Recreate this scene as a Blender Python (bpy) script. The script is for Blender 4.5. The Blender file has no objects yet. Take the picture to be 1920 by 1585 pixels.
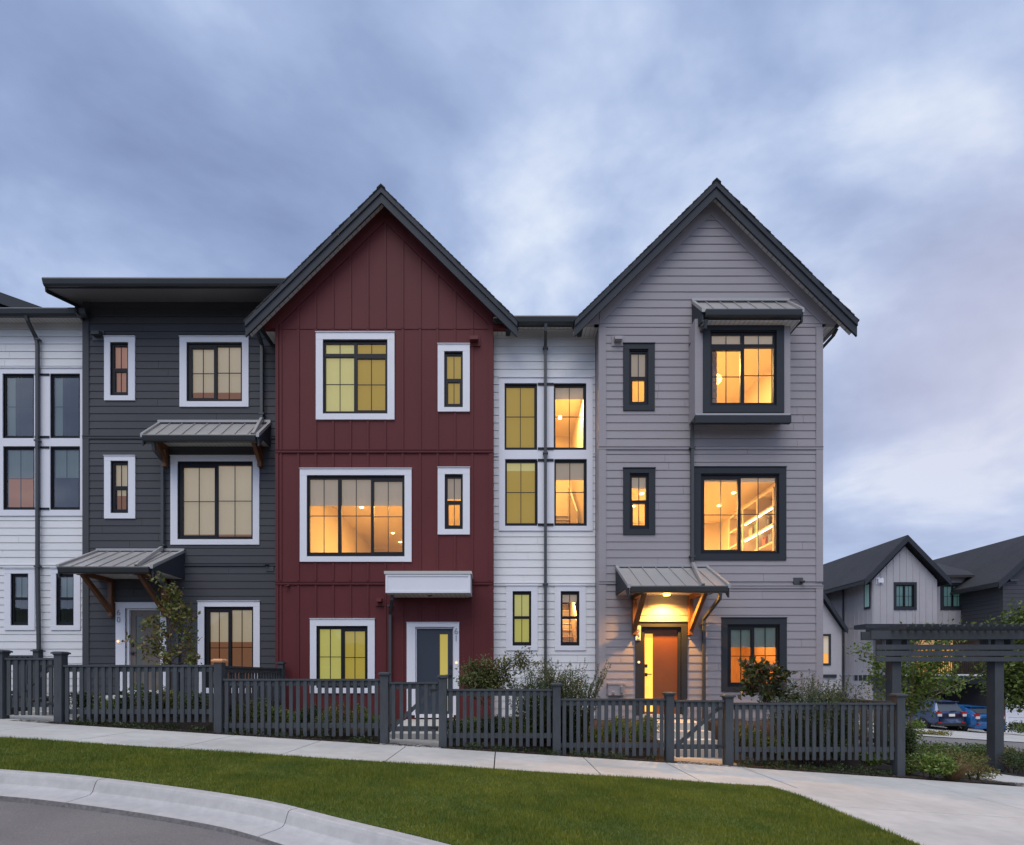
import bpy, math, random
import numpy as np
from mathutils import Vector
random.seed(7); rng = np.random.default_rng(7)
S = bpy.context.scene
COL = S.collection
E = 1.6                       # eye height above the road
F = 960.0; CX = 940.0; HY = 1270.0
def X(px, Y): return (px-CX)*Y/F
def Z(py, Y): return E+(HY-py)*Y/F
def G(x):                     # the street falls to the right
    x = max(-60.0, min(70.0, x)); return 0.212-0.0635*x

# ------------------------------------------------------------------ materials
MATS = {}
def mat(name, col, rough=0.6, var=0.0, vscale=3.0, bump=0.0, bscale=60.0, metal=0.0, emit=None, estr=0.0, stretch=None, spec=0.5, var2=0.0, v2scale=0.6):
    if name in MATS: return MATS[name]
    m = bpy.data.materials.new(name); m.use_nodes = True
    nt = m.node_tree; nd = nt.nodes; lk = nt.links
    p = nd['Principled BSDF']
    p.inputs['Roughness'].default_value = rough
    p.inputs['Metallic'].default_value = metal
    p.inputs['Specular IOR Level'].default_value = spec
    p.inputs['Base Color'].default_value = (*col, 1)
    tc = nd.new('ShaderNodeTexCoord'); src = tc.outputs['Object']
    if stretch:
        mp = nd.new('ShaderNodeMapping'); mp.inputs['Scale'].default_value = stretch
        lk.new(src, mp.inputs['Vector']); src = mp.outputs['Vector']
    if var > 0:
        n = nd.new('ShaderNodeTexNoise'); n.inputs['Scale'].default_value = vscale; n.inputs['Detail'].default_value = 8
        n.inputs['Roughness'].default_value = 0.65
        lk.new(src, n.inputs['Vector'])
        mr = nd.new('ShaderNodeMapRange'); mr.inputs['From Min'].default_value = .3; mr.inputs['From Max'].default_value = .7
        mr.inputs['To Min'].default_value = 1-var; mr.inputs['To Max'].default_value = 1+var
        lk.new(n.outputs['Fac'], mr.inputs['Value'])
        val = mr.outputs['Result']
        if var2 > 0:
            n2 = nd.new('ShaderNodeTexNoise'); n2.inputs['Scale'].default_value = v2scale; n2.inputs['Detail'].default_value = 3
            lk.new(tc.outputs['Object'], n2.inputs['Vector'])
            m2 = nd.new('ShaderNodeMapRange'); m2.inputs['From Min'].default_value = .3; m2.inputs['From Max'].default_value = .7
            m2.inputs['To Min'].default_value = 1-var2; m2.inputs['To Max'].default_value = 1+var2
            lk.new(n2.outputs['Fac'], m2.inputs['Value'])
            mu = nd.new('ShaderNodeMath'); mu.operation = 'MULTIPLY'
            lk.new(val, mu.inputs[0]); lk.new(m2.outputs['Result'], mu.inputs[1]); val = mu.outputs[0]
        vm = nd.new('ShaderNodeVectorMath'); vm.operation = 'SCALE'; vm.inputs[0].default_value = col
        lk.new(val, vm.inputs['Scale']); lk.new(vm.outputs['Vector'], p.inputs['Base Color'])
    if bump > 0:
        n = nd.new('ShaderNodeTexNoise'); n.inputs['Scale'].default_value = bscale; n.inputs['Detail'].default_value = 6
        lk.new(src, n.inputs['Vector'])
        b = nd.new('ShaderNodeBump'); b.inputs['Strength'].default_value = bump; b.inputs['Distance'].default_value = .01
        lk.new(n.outputs['Fac'], b.inputs['Height']); lk.new(b.outputs['Normal'], p.inputs['Normal'])
    if emit:
        p.inputs['Emission Color'].default_value = (*emit, 1); p.inputs['Emission Strength'].default_value = estr
    MATS[name] = m; return m

def glass_mat():
    m = bpy.data.materials.new('window_glass'); m.use_nodes = True
    nt = m.node_tree; nd = nt.nodes; lk = nt.links; nd.clear()
    o = nd.new('ShaderNodeOutputMaterial'); mx = nd.new('ShaderNodeMixShader')
    t = nd.new('ShaderNodeBsdfTransparent'); t.inputs['Color'].default_value = (.93, .96, .95, 1)
    g = nd.new('ShaderNodeBsdfGlossy'); g.inputs['Roughness'].default_value = 0.02; g.inputs['Color'].default_value = (.95, .97, 1, 1)
    fr = nd.new('ShaderNodeFresnel'); fr.inputs['IOR'].default_value = 1.5
    n = nd.new('ShaderNodeTexNoise'); n.inputs['Scale'].default_value = 1.3
    tc = nd.new('ShaderNodeTexCoord'); lk.new(tc.outputs['Object'], n.inputs['Vector'])
    b = nd.new('ShaderNodeBump'); b.inputs['Strength'].default_value = .04; b.inputs['Distance'].default_value = .05
    lk.new(n.outputs['Fac'], b.inputs['Height']); lk.new(b.outputs['Normal'], g.inputs['Normal'])
    lk.new(fr.outputs['Fac'], mx.inputs['Fac']); lk.new(t.outputs[0], mx.inputs[1]); lk.new(g.outputs[0], mx.inputs[2])
    lk.new(mx.outputs[0], o.inputs['Surface']); return m
GLASS = glass_mat()
GLASS2 = GLASS.copy(); GLASS2.name = 'reflective_glass'
for n_ in GLASS2.node_tree.nodes:
    if n_.type == 'FRESNEL': n_.inputs['IOR'].default_value = 2.1

def leaf_mat(name, cols, trans=0.25, rough=.55):
    m = bpy.data.materials.new(name); m.use_nodes = True
    nt = m.node_tree; nd = nt.nodes; lk = nt.links
    p = nd['Principled BSDF']; p.inputs['Roughness'].default_value = rough
    g = nd.new('ShaderNodeNewGeometry'); r = nd.new('ShaderNodeValToRGB')
    els = r.color_ramp.elements
    for i, c in enumerate(cols):
        pos = i/max(1, len(cols)-1)
        if i < 2: e = els[i]; e.position = pos
        else: e = els.new(pos)
        e.color = (*c, 1)
    lk.new(g.outputs['Random Per Island'], r.inputs['Fac']); lk.new(r.outputs['Color'], p.inputs['Base Color'])
    t = nd.new('ShaderNodeBsdfTranslucent'); lk.new(r.outputs['Color'], t.inputs['Color'])
    mx = nd.new('ShaderNodeMixShader'); mx.inputs['Fac'].default_value = trans
    lk.new(p.outputs[0], mx.inputs[1]); lk.new(t.outputs[0], mx.inputs[2])
    lk.new(mx.outputs[0], nd['Material Output'].inputs['Surface'])
    return m

ST = (1.2, 1, 14)
M_WHITE = mat('white_siding', (.70, .70, .71), .55, .035, 2, .12, 30, stretch=ST, var2=.05)
M_GREY = mat('grey_siding', (.312, .288, .306), .6, .04, 2, .12, 30, stretch=ST, var2=.05, spec=.3)
M_DARK = mat('charcoal_siding', (.064, .065, .073), .6, .06, 2, .12, 30, stretch=ST, var2=.06, spec=.22)
M_RED = mat('red_board', (.112, .025, .027), .6, .05, 3, .15, 30, stretch=(12, 1, 1.2), var2=.06, spec=.2)
M_TRIMW = mat('white_trim', (.72, .72, .77), .45, .02, 4, .05, 40)
M_TRIMD = mat('dark_trim', (.031, .035, .043), .55, .05, 4, .06, 40, spec=.2)
M_FASC = mat('fascia_paint', (.036, .041, .051), .6, .06, 3, .08, 30, var2=.06, spec=.2)
M_FRAME = mat('window_vinyl', (.009, .010, .014), .5, .03, 4, spec=.25)
M_GUT = mat('gutter_metal', (.028, .031, .034), .35, .05, 3, spec=.6)
M_SPOUT = mat('downspout_metal', (.05, .054, .058), .4, .06, 3)
M_SHING = mat('roof_shingle', (.030, .031, .036), .9, .35, 9, .5, 60, var2=.15)
M_SOFW = mat('soffit_panel', (.62, .60, .58), .6, .03, 3)
def stripes(m, period=.11, frac=.10, dark=.45):
    nt = m.node_tree; nd = nt.nodes; lk = nt.links; p = nd['Principled BSDF']
    tc = nd.new('ShaderNodeTexCoord'); sp = nd.new('ShaderNodeSeparateXYZ'); lk.new(tc.outputs['Object'], sp.inputs[0])
    def M(op, a, b):
        n = nd.new('ShaderNodeMath'); n.operation = op; lk.new(a, n.inputs[0]); n.inputs[1].default_value = b; return n.outputs[0]
    f = M('LESS_THAN', M('FRACT', M('DIVIDE', sp.outputs['X'], period), 0), frac); f = M('MULTIPLY', f, 1-dark)
    mx = nd.new('ShaderNodeMixRGB'); mx.blend_type = 'MULTIPLY'; lk.new(f, mx.inputs['Fac'])
    src = p.inputs['Base Color'].links[0].from_socket if p.inputs['Base Color'].links else None
    if src: lk.new(src, mx.inputs[1])
    else: mx.inputs[1].default_value = p.inputs['Base Color'].default_value
    mx.inputs[2].default_value = (0, 0, 0, 1); lk.new(mx.outputs[0], p.inputs['Base Color'])
stripes(M_SOFW)
M_METAL = mat('canopy_metal', (.36, .35, .345), .38, .04, 3, spec=.6, metal=.25)
M_WOOD = mat('timber_bracket', (.16, .062, .022), .55, .25, 6, .2, 40, stretch=(6, 1, 1))
M_FENCE = mat('fence_paint', (.060, .067, .075), .65, .12, 5, .2, 40, stretch=(6, 6, 1), var2=.12, v2scale=1.2, spec=.2)
M_CONC = mat('sidewalk_concrete', (.45, .44, .42), .85, .09, 5, .2, 160, var2=.12, v2scale=.9)
M_CONC2 = mat('kerb_concrete', (.40, .39, .385), .85, .10, 9, .25, 120, var2=.08)
M_LIP = mat('kerb_edge', (.13, .12, .12), .9, .4, 25, .5, 80)
M_ASPH = mat('asphalt', (.172, .160, .155), .9, .28, 70, .7, 220, var2=.16, v2scale=.8)
M_SOIL = mat('mulch', (.018, .013, .010), .95, .5, 35, 1.0, 60, var2=.2)
M_LAWN = mat('lawn_base', (.05, .085, .010), .9, .3, 12, .8, 90, var2=.2)
M_CAPLIT = mat('cap_lamplight_tint', (.75, .36, .17), .35, .05, 3)  # orange street light falling on one post cap, put into its colour
M_PLASTIC = mat('dark_plastic', (.02, .02, .022), .35)
M_STEEL = mat('brushed_metal', (.55, .55, .55), .3, metal=.9)
M_BARK = mat('bark', (.075, .05, .035), .9, .3, 20, .5, 60)

# ------------------------------------------------------------------ mesh builder
class MB:
    def __init__(s): s.v = []; s.f = []
    def quad(s, a, b, c, d):
        n = len(s.v); s.v += [tuple(a), tuple(b), tuple(c), tuple(d)]; s.f.append((n, n+1, n+2, n+3)); return s
    def hexa(s, p):            # p: 4 front pts then 4 back pts, same order
        n = len(s.v); s.v += [tuple(q) for q in p]
        for q in ((0, 1, 2, 3), (7, 6, 5, 4), (0, 4, 5, 1), (1, 5, 6, 2), (2, 6, 7, 3), (3, 7, 4, 0)):
            s.f.append(tuple(n+i for i in q))
        return s
    def box(s, x0, x1, y0, y1, z0, z1):
        return s.hexa([(x0, y0, z0), (x1, y0, z0), (x1, y0, z1), (x0, y0, z1), (x0, y1, z0), (x1, y1, z0), (x1, y1, z1), (x0, y1, z1)])
    def prism_y(s, poly, y0, y1):   # poly in (x,z)
        n = len(s.v); k = len(poly)
        s.v += [(a, y0, b) for a, b in poly]+[(a, y1, b) for a, b in poly]
        s.f.append(tuple(range(n, n+k))); s.f.append(tuple(range(n+2*k-1, n+k-1, -1)))
        for i in range(k): j = (i+1) % k; s.f.append((n+i, n+k+i, n+k+j, n+j))
        return s
    def prism_x(s, poly, x0, x1):   # poly in (y,z)
        n = len(s.v); k = len(poly)
        s.v += [(x0, a, b) for a, b in poly]+[(x1, a, b) for a, b in poly]
        s.f.append(tuple(range(n, n+k))); s.f.append(tuple(range(n+2*k-1, n+k-1, -1)))
        for i in range(k): j = (i+1) % k; s.f.append((n+i, n+k+i, n+k+j, n+j))
        return s
    def tube(s, pts, r, n=8, r2=None, rot=0.0, sx=1.0):
        pts = [Vector(p) for p in pts]; base = len(s.v); m = len(pts)
        for i, p in enumerate(pts):
            if i == 0: d = pts[1]-pts[0]
            elif i == m-1: d = pts[-1]-pts[-2]
            else: d = (pts[i+1]-pts[i]).normalized()+(pts[i]-pts[i-1]).normalized()
            d.normalize()
            u = d.cross(Vector((0, 1, 0)))
            if u.length < .05: u = d.cross(Vector((1, 0, 0)))
            u.normalize(); w = d.cross(u)
            rr = r if r2 is None else r+(r2-r)*i/(m-1)
            for k in range(n):
                a = rot+2*math.pi*k/n
                s.v.append(tuple(p+u*(rr*sx*math.cos(a))+w*(rr*math.sin(a))))
        for i in range(m-1):
            for k in range(n):
                k2 = (k+1) % n
                s.f.append((base+i*n+k, base+i*n+k2, base+(i+1)*n+k2, base+(i+1)*n+k))
        s.f.append(tuple(base+k for k in range(n-1, -1, -1))); s.f.append(tuple(base+(m-1)*n+k for k in range(n)))
        return s
    def sphere(s, c, r, seg=12, rings=8, sz=1.0):
        base = len(s.v)
        for i in range(rings+1):
            t = math.pi*i/rings
            for k in range(seg):
                a = 2*math.pi*k/seg
                s.v.append((c[0]+r*math.sin(t)*math.cos(a), c[1]+r*math.sin(t)*math.sin(a), c[2]+r*sz*math.cos(t)))
        for i in range(rings):
            for k in range(seg):
                s.f.append((base+i*seg+k, base+(i+1)*seg+k, base+(i+1)*seg+(k+1) % seg, base+i*seg+(k+1) % seg))
        return s
    def build(s, name, m, parent=None, smooth=False):
        me = bpy.data.meshes.new(name)
        org = Vector((0, 0, 0)); p = parent
        while p is not None: org += Vector(p.location); p = p.parent
        me.from_pydata([tuple(Vector(v)-org) for v in s.v], [], s.f)
        me.materials.append(m)
        if smooth:
            me.polygons.foreach_set('use_smooth', [True]*len(me.polygons))
        me.update()
        o = bpy.data.objects.new(name, me); COL.objects.link(o)
        if parent: o.parent = parent
        return o

def tag(o, label=None, cat=None, group=None, kind=None):
    if label: o['label'] = label
    if cat: o['category'] = cat
    if group: o['group'] = group
    if kind: o['kind'] = kind
    return o
def thing(name, loc, label, cat, group=None):
    o = bpy.data.objects.new(name, None); COL.objects.link(o); o.location = loc
    o.empty_display_size = .2
    return tag(o, label, cat, group)
def struct(o): o['kind'] = 'structure'; return o

def subtract(rects, holes):
    for h in holes:
        out = []
        for (a, b, c, d) in rects:       # x0,x1,z0,z1
            x0, x1, z0, z1 = max(a, h[0]), min(b, h[1]), max(c, h[2]), min(d, h[3])
            if x0 >= x1 or z0 >= z1: out.append((a, b, c, d)); continue
            if c < z0: out.append((a, b, c, z0))
            if z1 < d: out.append((a, b, z1, d))
            if a < x0: out.append((a, x0, z0, z1))
            if x1 < b: out.append((x1, b, z0, z1))
        rects = out
    return rects

def lap_wall(mb, x0, x1, z0, z1, Y, holes, e=.191, gab=None, phase=0.0):
    """back panel plus bevel boards; gab=(xc, zapex, slope) clips the rows above z1 up to the ridge"""
    for r in subtract([(x0, x1, z0, z1)], holes): mb.box(r[0], r[1], Y+.006, Y+.12, r[2], r[3])
    z = z0+phase
    while z < z1-.03:
        za, zb = z+.008, min(z+e, z1); xj = random.uniform(x0+.4, x1-.4)
        for r in subtract([(x0, x1, za, zb)], holes+[(xj-.003, xj+.003, za-1, zb+1)]):
            ya = Y-.016+(r[2]-za)/e*.012; yb = Y-.016+(r[3]-za)/e*.012
            mb.hexa([(r[0], ya, r[2]), (r[1], ya, r[2]), (r[1], yb, r[3]), (r[0], yb, r[3]),
                     (r[0], Y+.0125, r[2]), (r[1], Y+.0125, r[2]), (r[1], Y+.0125, r[3]), (r[0], Y+.0125, r[3])])
        z += e
    if gab:
        xc, za_, sl = gab
        mb.prism_y([(xc-(za_-z1)/sl, z1), (xc+(za_-z1)/sl, z1), (xc, za_)], Y+.006, Y+.12)
        z = z1
        while z < za_-.05:
            a, b = z+.008, min(z+e, za_-.01)
            wa, wb = (za_-a)/sl, max(.005, (za_-b)/sl)
            mb.hexa([(xc-wa, Y-.016, a), (xc+wa, Y-.016, a), (xc+wb, Y-.004, b), (xc-wb, Y-.004, b),
                     (xc-wa, Y+.0125, a), (xc+wa, Y+.0125, a), (xc+wb, Y+.0125, b), (xc-wb, Y+.0125, b)])
            z += e

def px_rect(r, Y): return (X(r[0], Y), X(r[2], Y), Z(r[3], Y), Z(r[1], Y))

# fabrics and room walls behind panes; emission stands in for lamplight inside
def cloth(name, col, emit, estr, folds=0):
    m = mat(name, col, .8, .03, 3, emit=emit, estr=estr)
    return m
B_CREAM = cloth('blind_cream', (.5, .46, .38), (.60, .46, .29), .36)
B_PINK = cloth('blind_pink', (.35, .2, .14), (.55, .26, .16), .36)
B_YEL = cloth('blind_yellow', (.34, .30, .09), (.75, .55, .09), .36)
B_YEL2 = cloth('blind_olive', (.30, .24, .06), (.70, .44, .05), .36)
B_PALE = cloth('blind_pale_yellow', (.45, .43, .24), (.78, .66, .25), .42)
B_GREEN = cloth('blind_lime', (.40, .39, .15), (.70, .62, .17), .42)
B_GREY = cloth('blind_grey', (.42, .38, .34), (.62, .46, .32), .30)
B_SEA = cloth('curtain_seagreen', (.30, .35, .335), (.36, .46, .43), .09)
B_DIM = cloth('dim_room', (.10, .10, .11), (.1, .1, .1), .02)
B_BROWN = cloth('lit_room_brown', (.25, .12, .06), (.42, .22, .13), .26)
B_AMBER = cloth('lit_room_amber', (.2, .09, .03), (.5, .19, .03), .30)
B_ORANGE = cloth('lit_room_orange', (.4, .2, .06), (1.0, .42, .07), .70)

def cells_for(kind, fr):
    x0, y0, x1, y1 = fr; w = x1-x0; h = y1-y0
    if kind == 'hung':
        m = y0+h*.5
        return [(x0+5, y0+6, x1-4, m-2.5, 1, 0), (x0+7, m+4, x1-6, y1-8, 1, 0)]
    if kind == 'hungb':
        m = y0+h*.48
        return [(x0+4, y0+6, x1-4, m-2.5, 1, 0), (x0+4, m+2.5, x1-4, y1-7, 1, 0)]
    if kind == 'fixed': return [(x0+3.5, y0+5, x1-5, y1-6, 1, 1)]
    if kind == 'slideL':
        m = x0+w*.5
        return [(x0+8, y0+10, m-2.5, y1-8, 1, 1), (m+3, y0+6, x1-4, y1-6, 1, 1)]
    if kind == 'slideR':
        m = x0+w*.5
        return [(x0+4, y0+6, m-3, y1-6, 1, 1), (m+3.5, y0+10, x1-6, y1-8, 1, 1)]
    if kind == 'tri':
        a, b = x0+w*.33, x0+w*.665
        return [(x0+4, y0+6, a-3, y1-8, 1, 1), (a+3, y0+6, b-2.5, y1-8, 1, 1), (b+3, y0+10, x1-5, y1-9, 1, 1)]
    if kind == 'transR':
        m = x0+w*.5; t = y0+27
        return [(x0+4, y0+6, m-3, t-2, 1, 0), (m+3, y0+6, x1-4, t-2, 1, 0), (x0+4, t+4, m-3, y1-6, 1, 1), (m+3, t+7, x1-5, y1-8, 1, 1)]
    if kind == 'transL':
        m = x0+w*.5; t = y0+26
        return [(x0+4, y0+6, m-3, t-2, 1, 0), (m+3, y0+6, x1-4, t-2, 1, 0), (x0+5, t+9, m-4, y1-7, 1, 1), (m+3, t+4, x1-4, y1-7, 1, 1)]

def window(house, Y, trim, fr, kind, tm, blinds=(), niche=None, thin_head=True, horiz=None, label=None, gm=None):
    """blinds: list of (y0px,y1px,material[,x0,x1]); niche: material of a shallow box that closes the opening"""
    cells = cells_for(kind, fr)
    fx0, fx1, fz0, fz1 = px_rect(fr, Y)
    mb = MB()
    crs = [px_rect(c[:4], Y) for c in cells]
    for r in subtract([(fx0, fx1, fz0, fz1)], crs): mb.box(r[0], r[1], Y+.012, Y+.075, r[2], r[3])
    # outer lip in front of the frame
    t = .016
    for b in ((fx0, fx1, fz1-.03, fz1), (fx0, fx1, fz0, fz0+.035), (fx0, fx0+t, fz0+.035, fz1-.03), (fx1-t, fx1, fz0+.035, fz1-.03)):
        mb.box(b[0], b[1], Y-.012, Y+.012, b[2], b[3])
    w = mb.build('window', M_FRAME, house)
    if label: w['label'] = label
    if trim:
        tx0, tx1, tz0, tz1 = px_rect(trim, Y); mb = MB()
        mb.box(tx0, tx1, Y-.036, Y+.02, fz1, tz1); mb.box(tx0, tx1, Y-.036, Y+.02, tz0, fz0)
        mb.box(tx0, fx0, Y-.034, Y+.02, fz0, fz1); mb.box(fx1, tx1, Y-.034, Y+.02, fz0, fz1)
        mb.box(tx0-.01, tx1+.01, Y-.055, Y+.0, tz1+.001, tz1+.014)
        mb.build('trim', tm, w)
    mu = MB(); gl = MB()
    for c, r in zip(cells, crs):
        q = .0085
        if c[4]:
            mx = (r[0]+r[1])/2; mu.box(mx-q, mx+q, Y+.030, Y+.044, r[2], r[3])
        if c[5]:
            mz = r[2]+(r[3]-r[2])*(horiz if horiz else .5)
            mx = (r[0]+r[1])/2
            mu.box(r[0], mx-q, Y+.030, Y+.044, mz-q, mz+q); mu.box(mx+q, r[1], Y+.030, Y+.044, mz-q, mz+q)
        gl.quad((r[0], Y+.028, r[2]), (r[1], Y+.028, r[2]), (r[1], Y+.028, r[3]), (r[0], Y+.028, r[3]))
    if mu.v: mu.build('muntins', M_FRAME, w)
    gl.build('pane', gm or GLASS, w)
    for i, b in enumerate(blinds):
        bx0 = X(b[3], Y) if len(b) > 3 else fx0+.02; bx1 = X(b[4], Y) if len(b) > 4 else fx1-.02
        bm = MB(); z0, z1 = Z(b[1], Y), Z(b[0], Y)
        yb = Y+.095
        n = max(2, int((bx1-bx0)/.05)); amp = .004 if b[2] is not B_SEA else .02
        for k in range(n):
            a0 = bx0+(bx1-bx0)*k/n; a1 = bx0+(bx1-bx0)*(k+1)/n
            y0_ = yb+amp*math.sin(k*1.3); y1_ = yb+amp*math.sin((k+1)*1.3)
            bm.quad((a0, y0_, z0), (a1, y1_, z0), (a1, y1_, z1), (a0, y0_, z1))
        bm.box(bx0, bx1, yb-.006, yb+.014, z0-.02, z0)
        bm.build('blind' if b[2] is not B_SEA else 'curtain', b[2], w)
    if niche:
        nb = MB(); d = 1.3; a = .02
        x0, x1, z0, z1 = fx0-a, fx1+a, fz0-a, fz1+a; y0, y1 = Y+.121, Y+d
        nb.quad((x0, y1, z0), (x1, y1, z0), (x1, y1, z1), (x0, y1, z1))
        nb.quad((x0, y0, z0), (x0, y1, z0), (x0, y1, z1), (x0, y0, z1)); nb.quad((x1, y0, z0), (x1, y0, z1), (x1, y1, z1), (x1, y1, z0))
        nb.quad((x0, y0, z0), (x1, y0, z0), (x1, y1, z0), (x0, y1, z0)); nb.quad((x0, y0, z1), (x0, y1, z1), (x1, y1, z1), (x1, y0, z1))
        nb.build('room_interior', niche, w)
    return w

M_ROOM = mat('room_paint', (.72, .62, .48), .8, .03, 1)
M_ROOMW = mat('room_oak', (.45, .22, .08), .6, .2, 4, stretch=(10, 1, 1))
M_LAMP = mat('lamp_glow', (.9, .8, .6), .5, emit=(1, .74, .36), estr=9)
M_LAMPB = mat('porch_lamp_glow', (.9, .8, .6), .5, emit=(1, .62, .12), estr=14)
def room(house, Y, x0, x1, z0, z1, depth, power, m=None, lamps=(), lpos=None, col=(1, .57, .17), size=.5):
    y0, y1 = Y+.121, Y+depth; nb = MB()
    nb.quad((x0, y1, z0), (x1, y1, z0), (x1, y1, z1), (x0, y1, z1))
    nb.quad((x0, y0, z0), (x0, y1, z0), (x0, y1, z1), (x0, y0, z1)); nb.quad((x1, y0, z0), (x1, y0, z1), (x1, y1, z1), (x1, y1, z0))
    nb.quad((x0, y0, z0), (x1, y0, z0), (x1, y1, z0), (x0, y1, z0)); nb.quad((x0, y0, z1), (x0, y1, z1), (x1, y1, z1), (x1, y0, z1))
    r = nb.build('room_interior', m or M_ROOM, house)
    for (lx, ly) in lamps:
        lb = MB(); n = 14
        lb.tube([(lx, ly, z1-.02), (lx, ly, z1-.004)], .055, n)
        lb.build('ceiling_light', M_LAMP, r)
    l = bpy.data.lights.new('room_lamp', 'AREA'); l.shape = 'DISK'; l.size = size; l.energy = power; l.color = col
    lo = bpy.data.objects.new('room_lamp', l); COL.objects.link(lo)
    p = lpos or ((x0+x1)/2, (y0+y1)/2, z1-.05)
    lo.parent = r; lo.location = Vector(p)-Vector(house.location)
    return r

def shell(house, m, x0, x1, Y, z0, z1, depth=9.5, gab=None):
    mb = MB(); i = .006; y0, y1 = Y+.119, Y+depth
    mb.box(x0+i, x0+i+.12, y0, y1, z0, z1); mb.box(x1-i-.12, x1-i, y0, y1, z0, z1); mb.box(x0+i+.12, x1-i-.12, y1-.12, y1, z0, z1)
    if gab: mb.prism_y([(x0+i, z1), (x1-i, z1), (gab[0], gab[1])], y1-.1, y1-.01)
    return mb.build('side_wall', m, house)

def gable_roof(house, xc, W, zt, sl, Yf, Yb, Yw, xw0, xw1, zsof, trimmat, rk=.19):
    def band(mb, o0, o1, y0, y1, w0=0.0, w1=None):
        w1 = W if w1 is None else w1
        for s in (-1, 1):
            mb.hexa([(xc+s*w0, y0, zt-sl*w0-o1), (xc+s*w1, y0, zt-sl*w1-o1), (xc+s*w1, y0, zt-sl*w1-o0), (xc+s*w0, y0, zt-sl*w0-o0),
                     (xc+s*w0, y1, zt-sl*w0-o1), (xc+s*w1, y1, zt-sl*w1-o1), (xc+s*w1, y1, zt-sl*w1-o0), (xc+s*w0, y1, zt-sl*w0-o0)])
    mb = MB(); e = .125; c = e/math.sqrt(1+sl*sl); n = int((W+.02)/c)+1
    for s in (-1, 1):
        for k in range(n):
            a, b = k*c, min((k+1)*c+.02, W+.03)
            if a >= W+.03: break
            t = .014+.008*random.random(); jy = random.uniform(-.008, .008)
            if a > W-.30:
                mb.hexa([(xc+s*a, Yf-.04+jy, zt-sl*a-.03), (xc+s*b, Yf-.04+jy, zt-sl*b-.03), (xc+s*b, Yf-.04+jy, zt-sl*b+t-.012), (xc+s*a, Yf-.04+jy, zt-sl*a-.012),
                     (xc+s*a, Yw-.03, zt-sl*a-.03), (xc+s*b, Yw-.03, zt-sl*b-.03), (xc+s*b, Yw-.03, zt-sl*b+t-.012), (xc+s*a, Yw-.03, zt-sl*a-.012)]); continue
            mb.hexa([(xc+s*a, Yf-.04+jy, zt-sl*a-.03), (xc+s*b, Yf-.04+jy, zt-sl*b-.03), (xc+s*b, Yf-.04+jy, zt-sl*b+t-.012), (xc+s*a, Yf-.04+jy, zt-sl*a-.012),
                     (xc+s*a, Yb, zt-sl*a-.03), (xc+s*b, Yb, zt-sl*b-.03), (xc+s*b, Yb, zt-sl*b+t-.012), (xc+s*a, Yb, zt-sl*a-.012)])
    mb.prism_y([(xc-.10, zt-.10*sl), (xc, zt-.012), (xc+.10, zt-.10*sl), (xc+.10, zt-.10*sl+.025), (xc, zt+.018), (xc-.10, zt-.10*sl+.025)], Yf-.055, Yb)
    band(mb, .031, .12, Yf+.06, Yw-.03); band(mb, .031, .12, Yw-.03, Yb, 0, W-.27)
    r = mb.build('roof', M_SHING, house)
    f = MB(); band(f, .031, .165, Yf-.03, Yf+.055); f.build('upper_rake_board', M_FASC, r)
    f = MB(); band(f, .166, .39, Yf, Yf+.045); f.build('rake_board', M_FASC, r)
    for s in (-1, 1):    # side gutters
        f = MB(); xe = xc+s*(W-.27)
        f.prism_y([(xe, zsof-.01), (xe+s*.09, zsof-.02), (xe+s*.13, zsof+.10), (xe+s*.13, zsof+.14), (xe, zsof+.14)], Yw-.02, Yb); f.build('gutter', M_GUT, r)
    f = MB()
    band(f, .166, .186, Yf+.056, Yw-.02)
    # flat soffits, ribs
    for s, xw in ((-1, xw0), (1, xw1)):
        xa, xb = sorted((xw, xc+s*(W-.275)))
        f.box(xa, xb, Yw+.101, Yb, zsof, zsof+.02)
    f.build('soffit', M_SOFW, r)
    f = MB()
    for s, xw in ((-1, xw0), (1, xw1)):    # closure triangles and rake trim on the wall
        d = abs(xw-xc); we = min(W-.04, (zt-.19-zsof)/sl)
        pts = [(xw, zsof), (xc+s*we, zsof), (xw, zt-sl*d-.19)]
        if pts[2][1] > zsof+.02: f.prism_y(pts if s > 0 else pts[::-1], Yw-.02, Yw+.1)
    band(f, .187, .36+rk, Yw-.026, Yw+.01, 0, abs(xw1-xc))
    f.build('gable_trim', trimmat, r)
    return r

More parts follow.
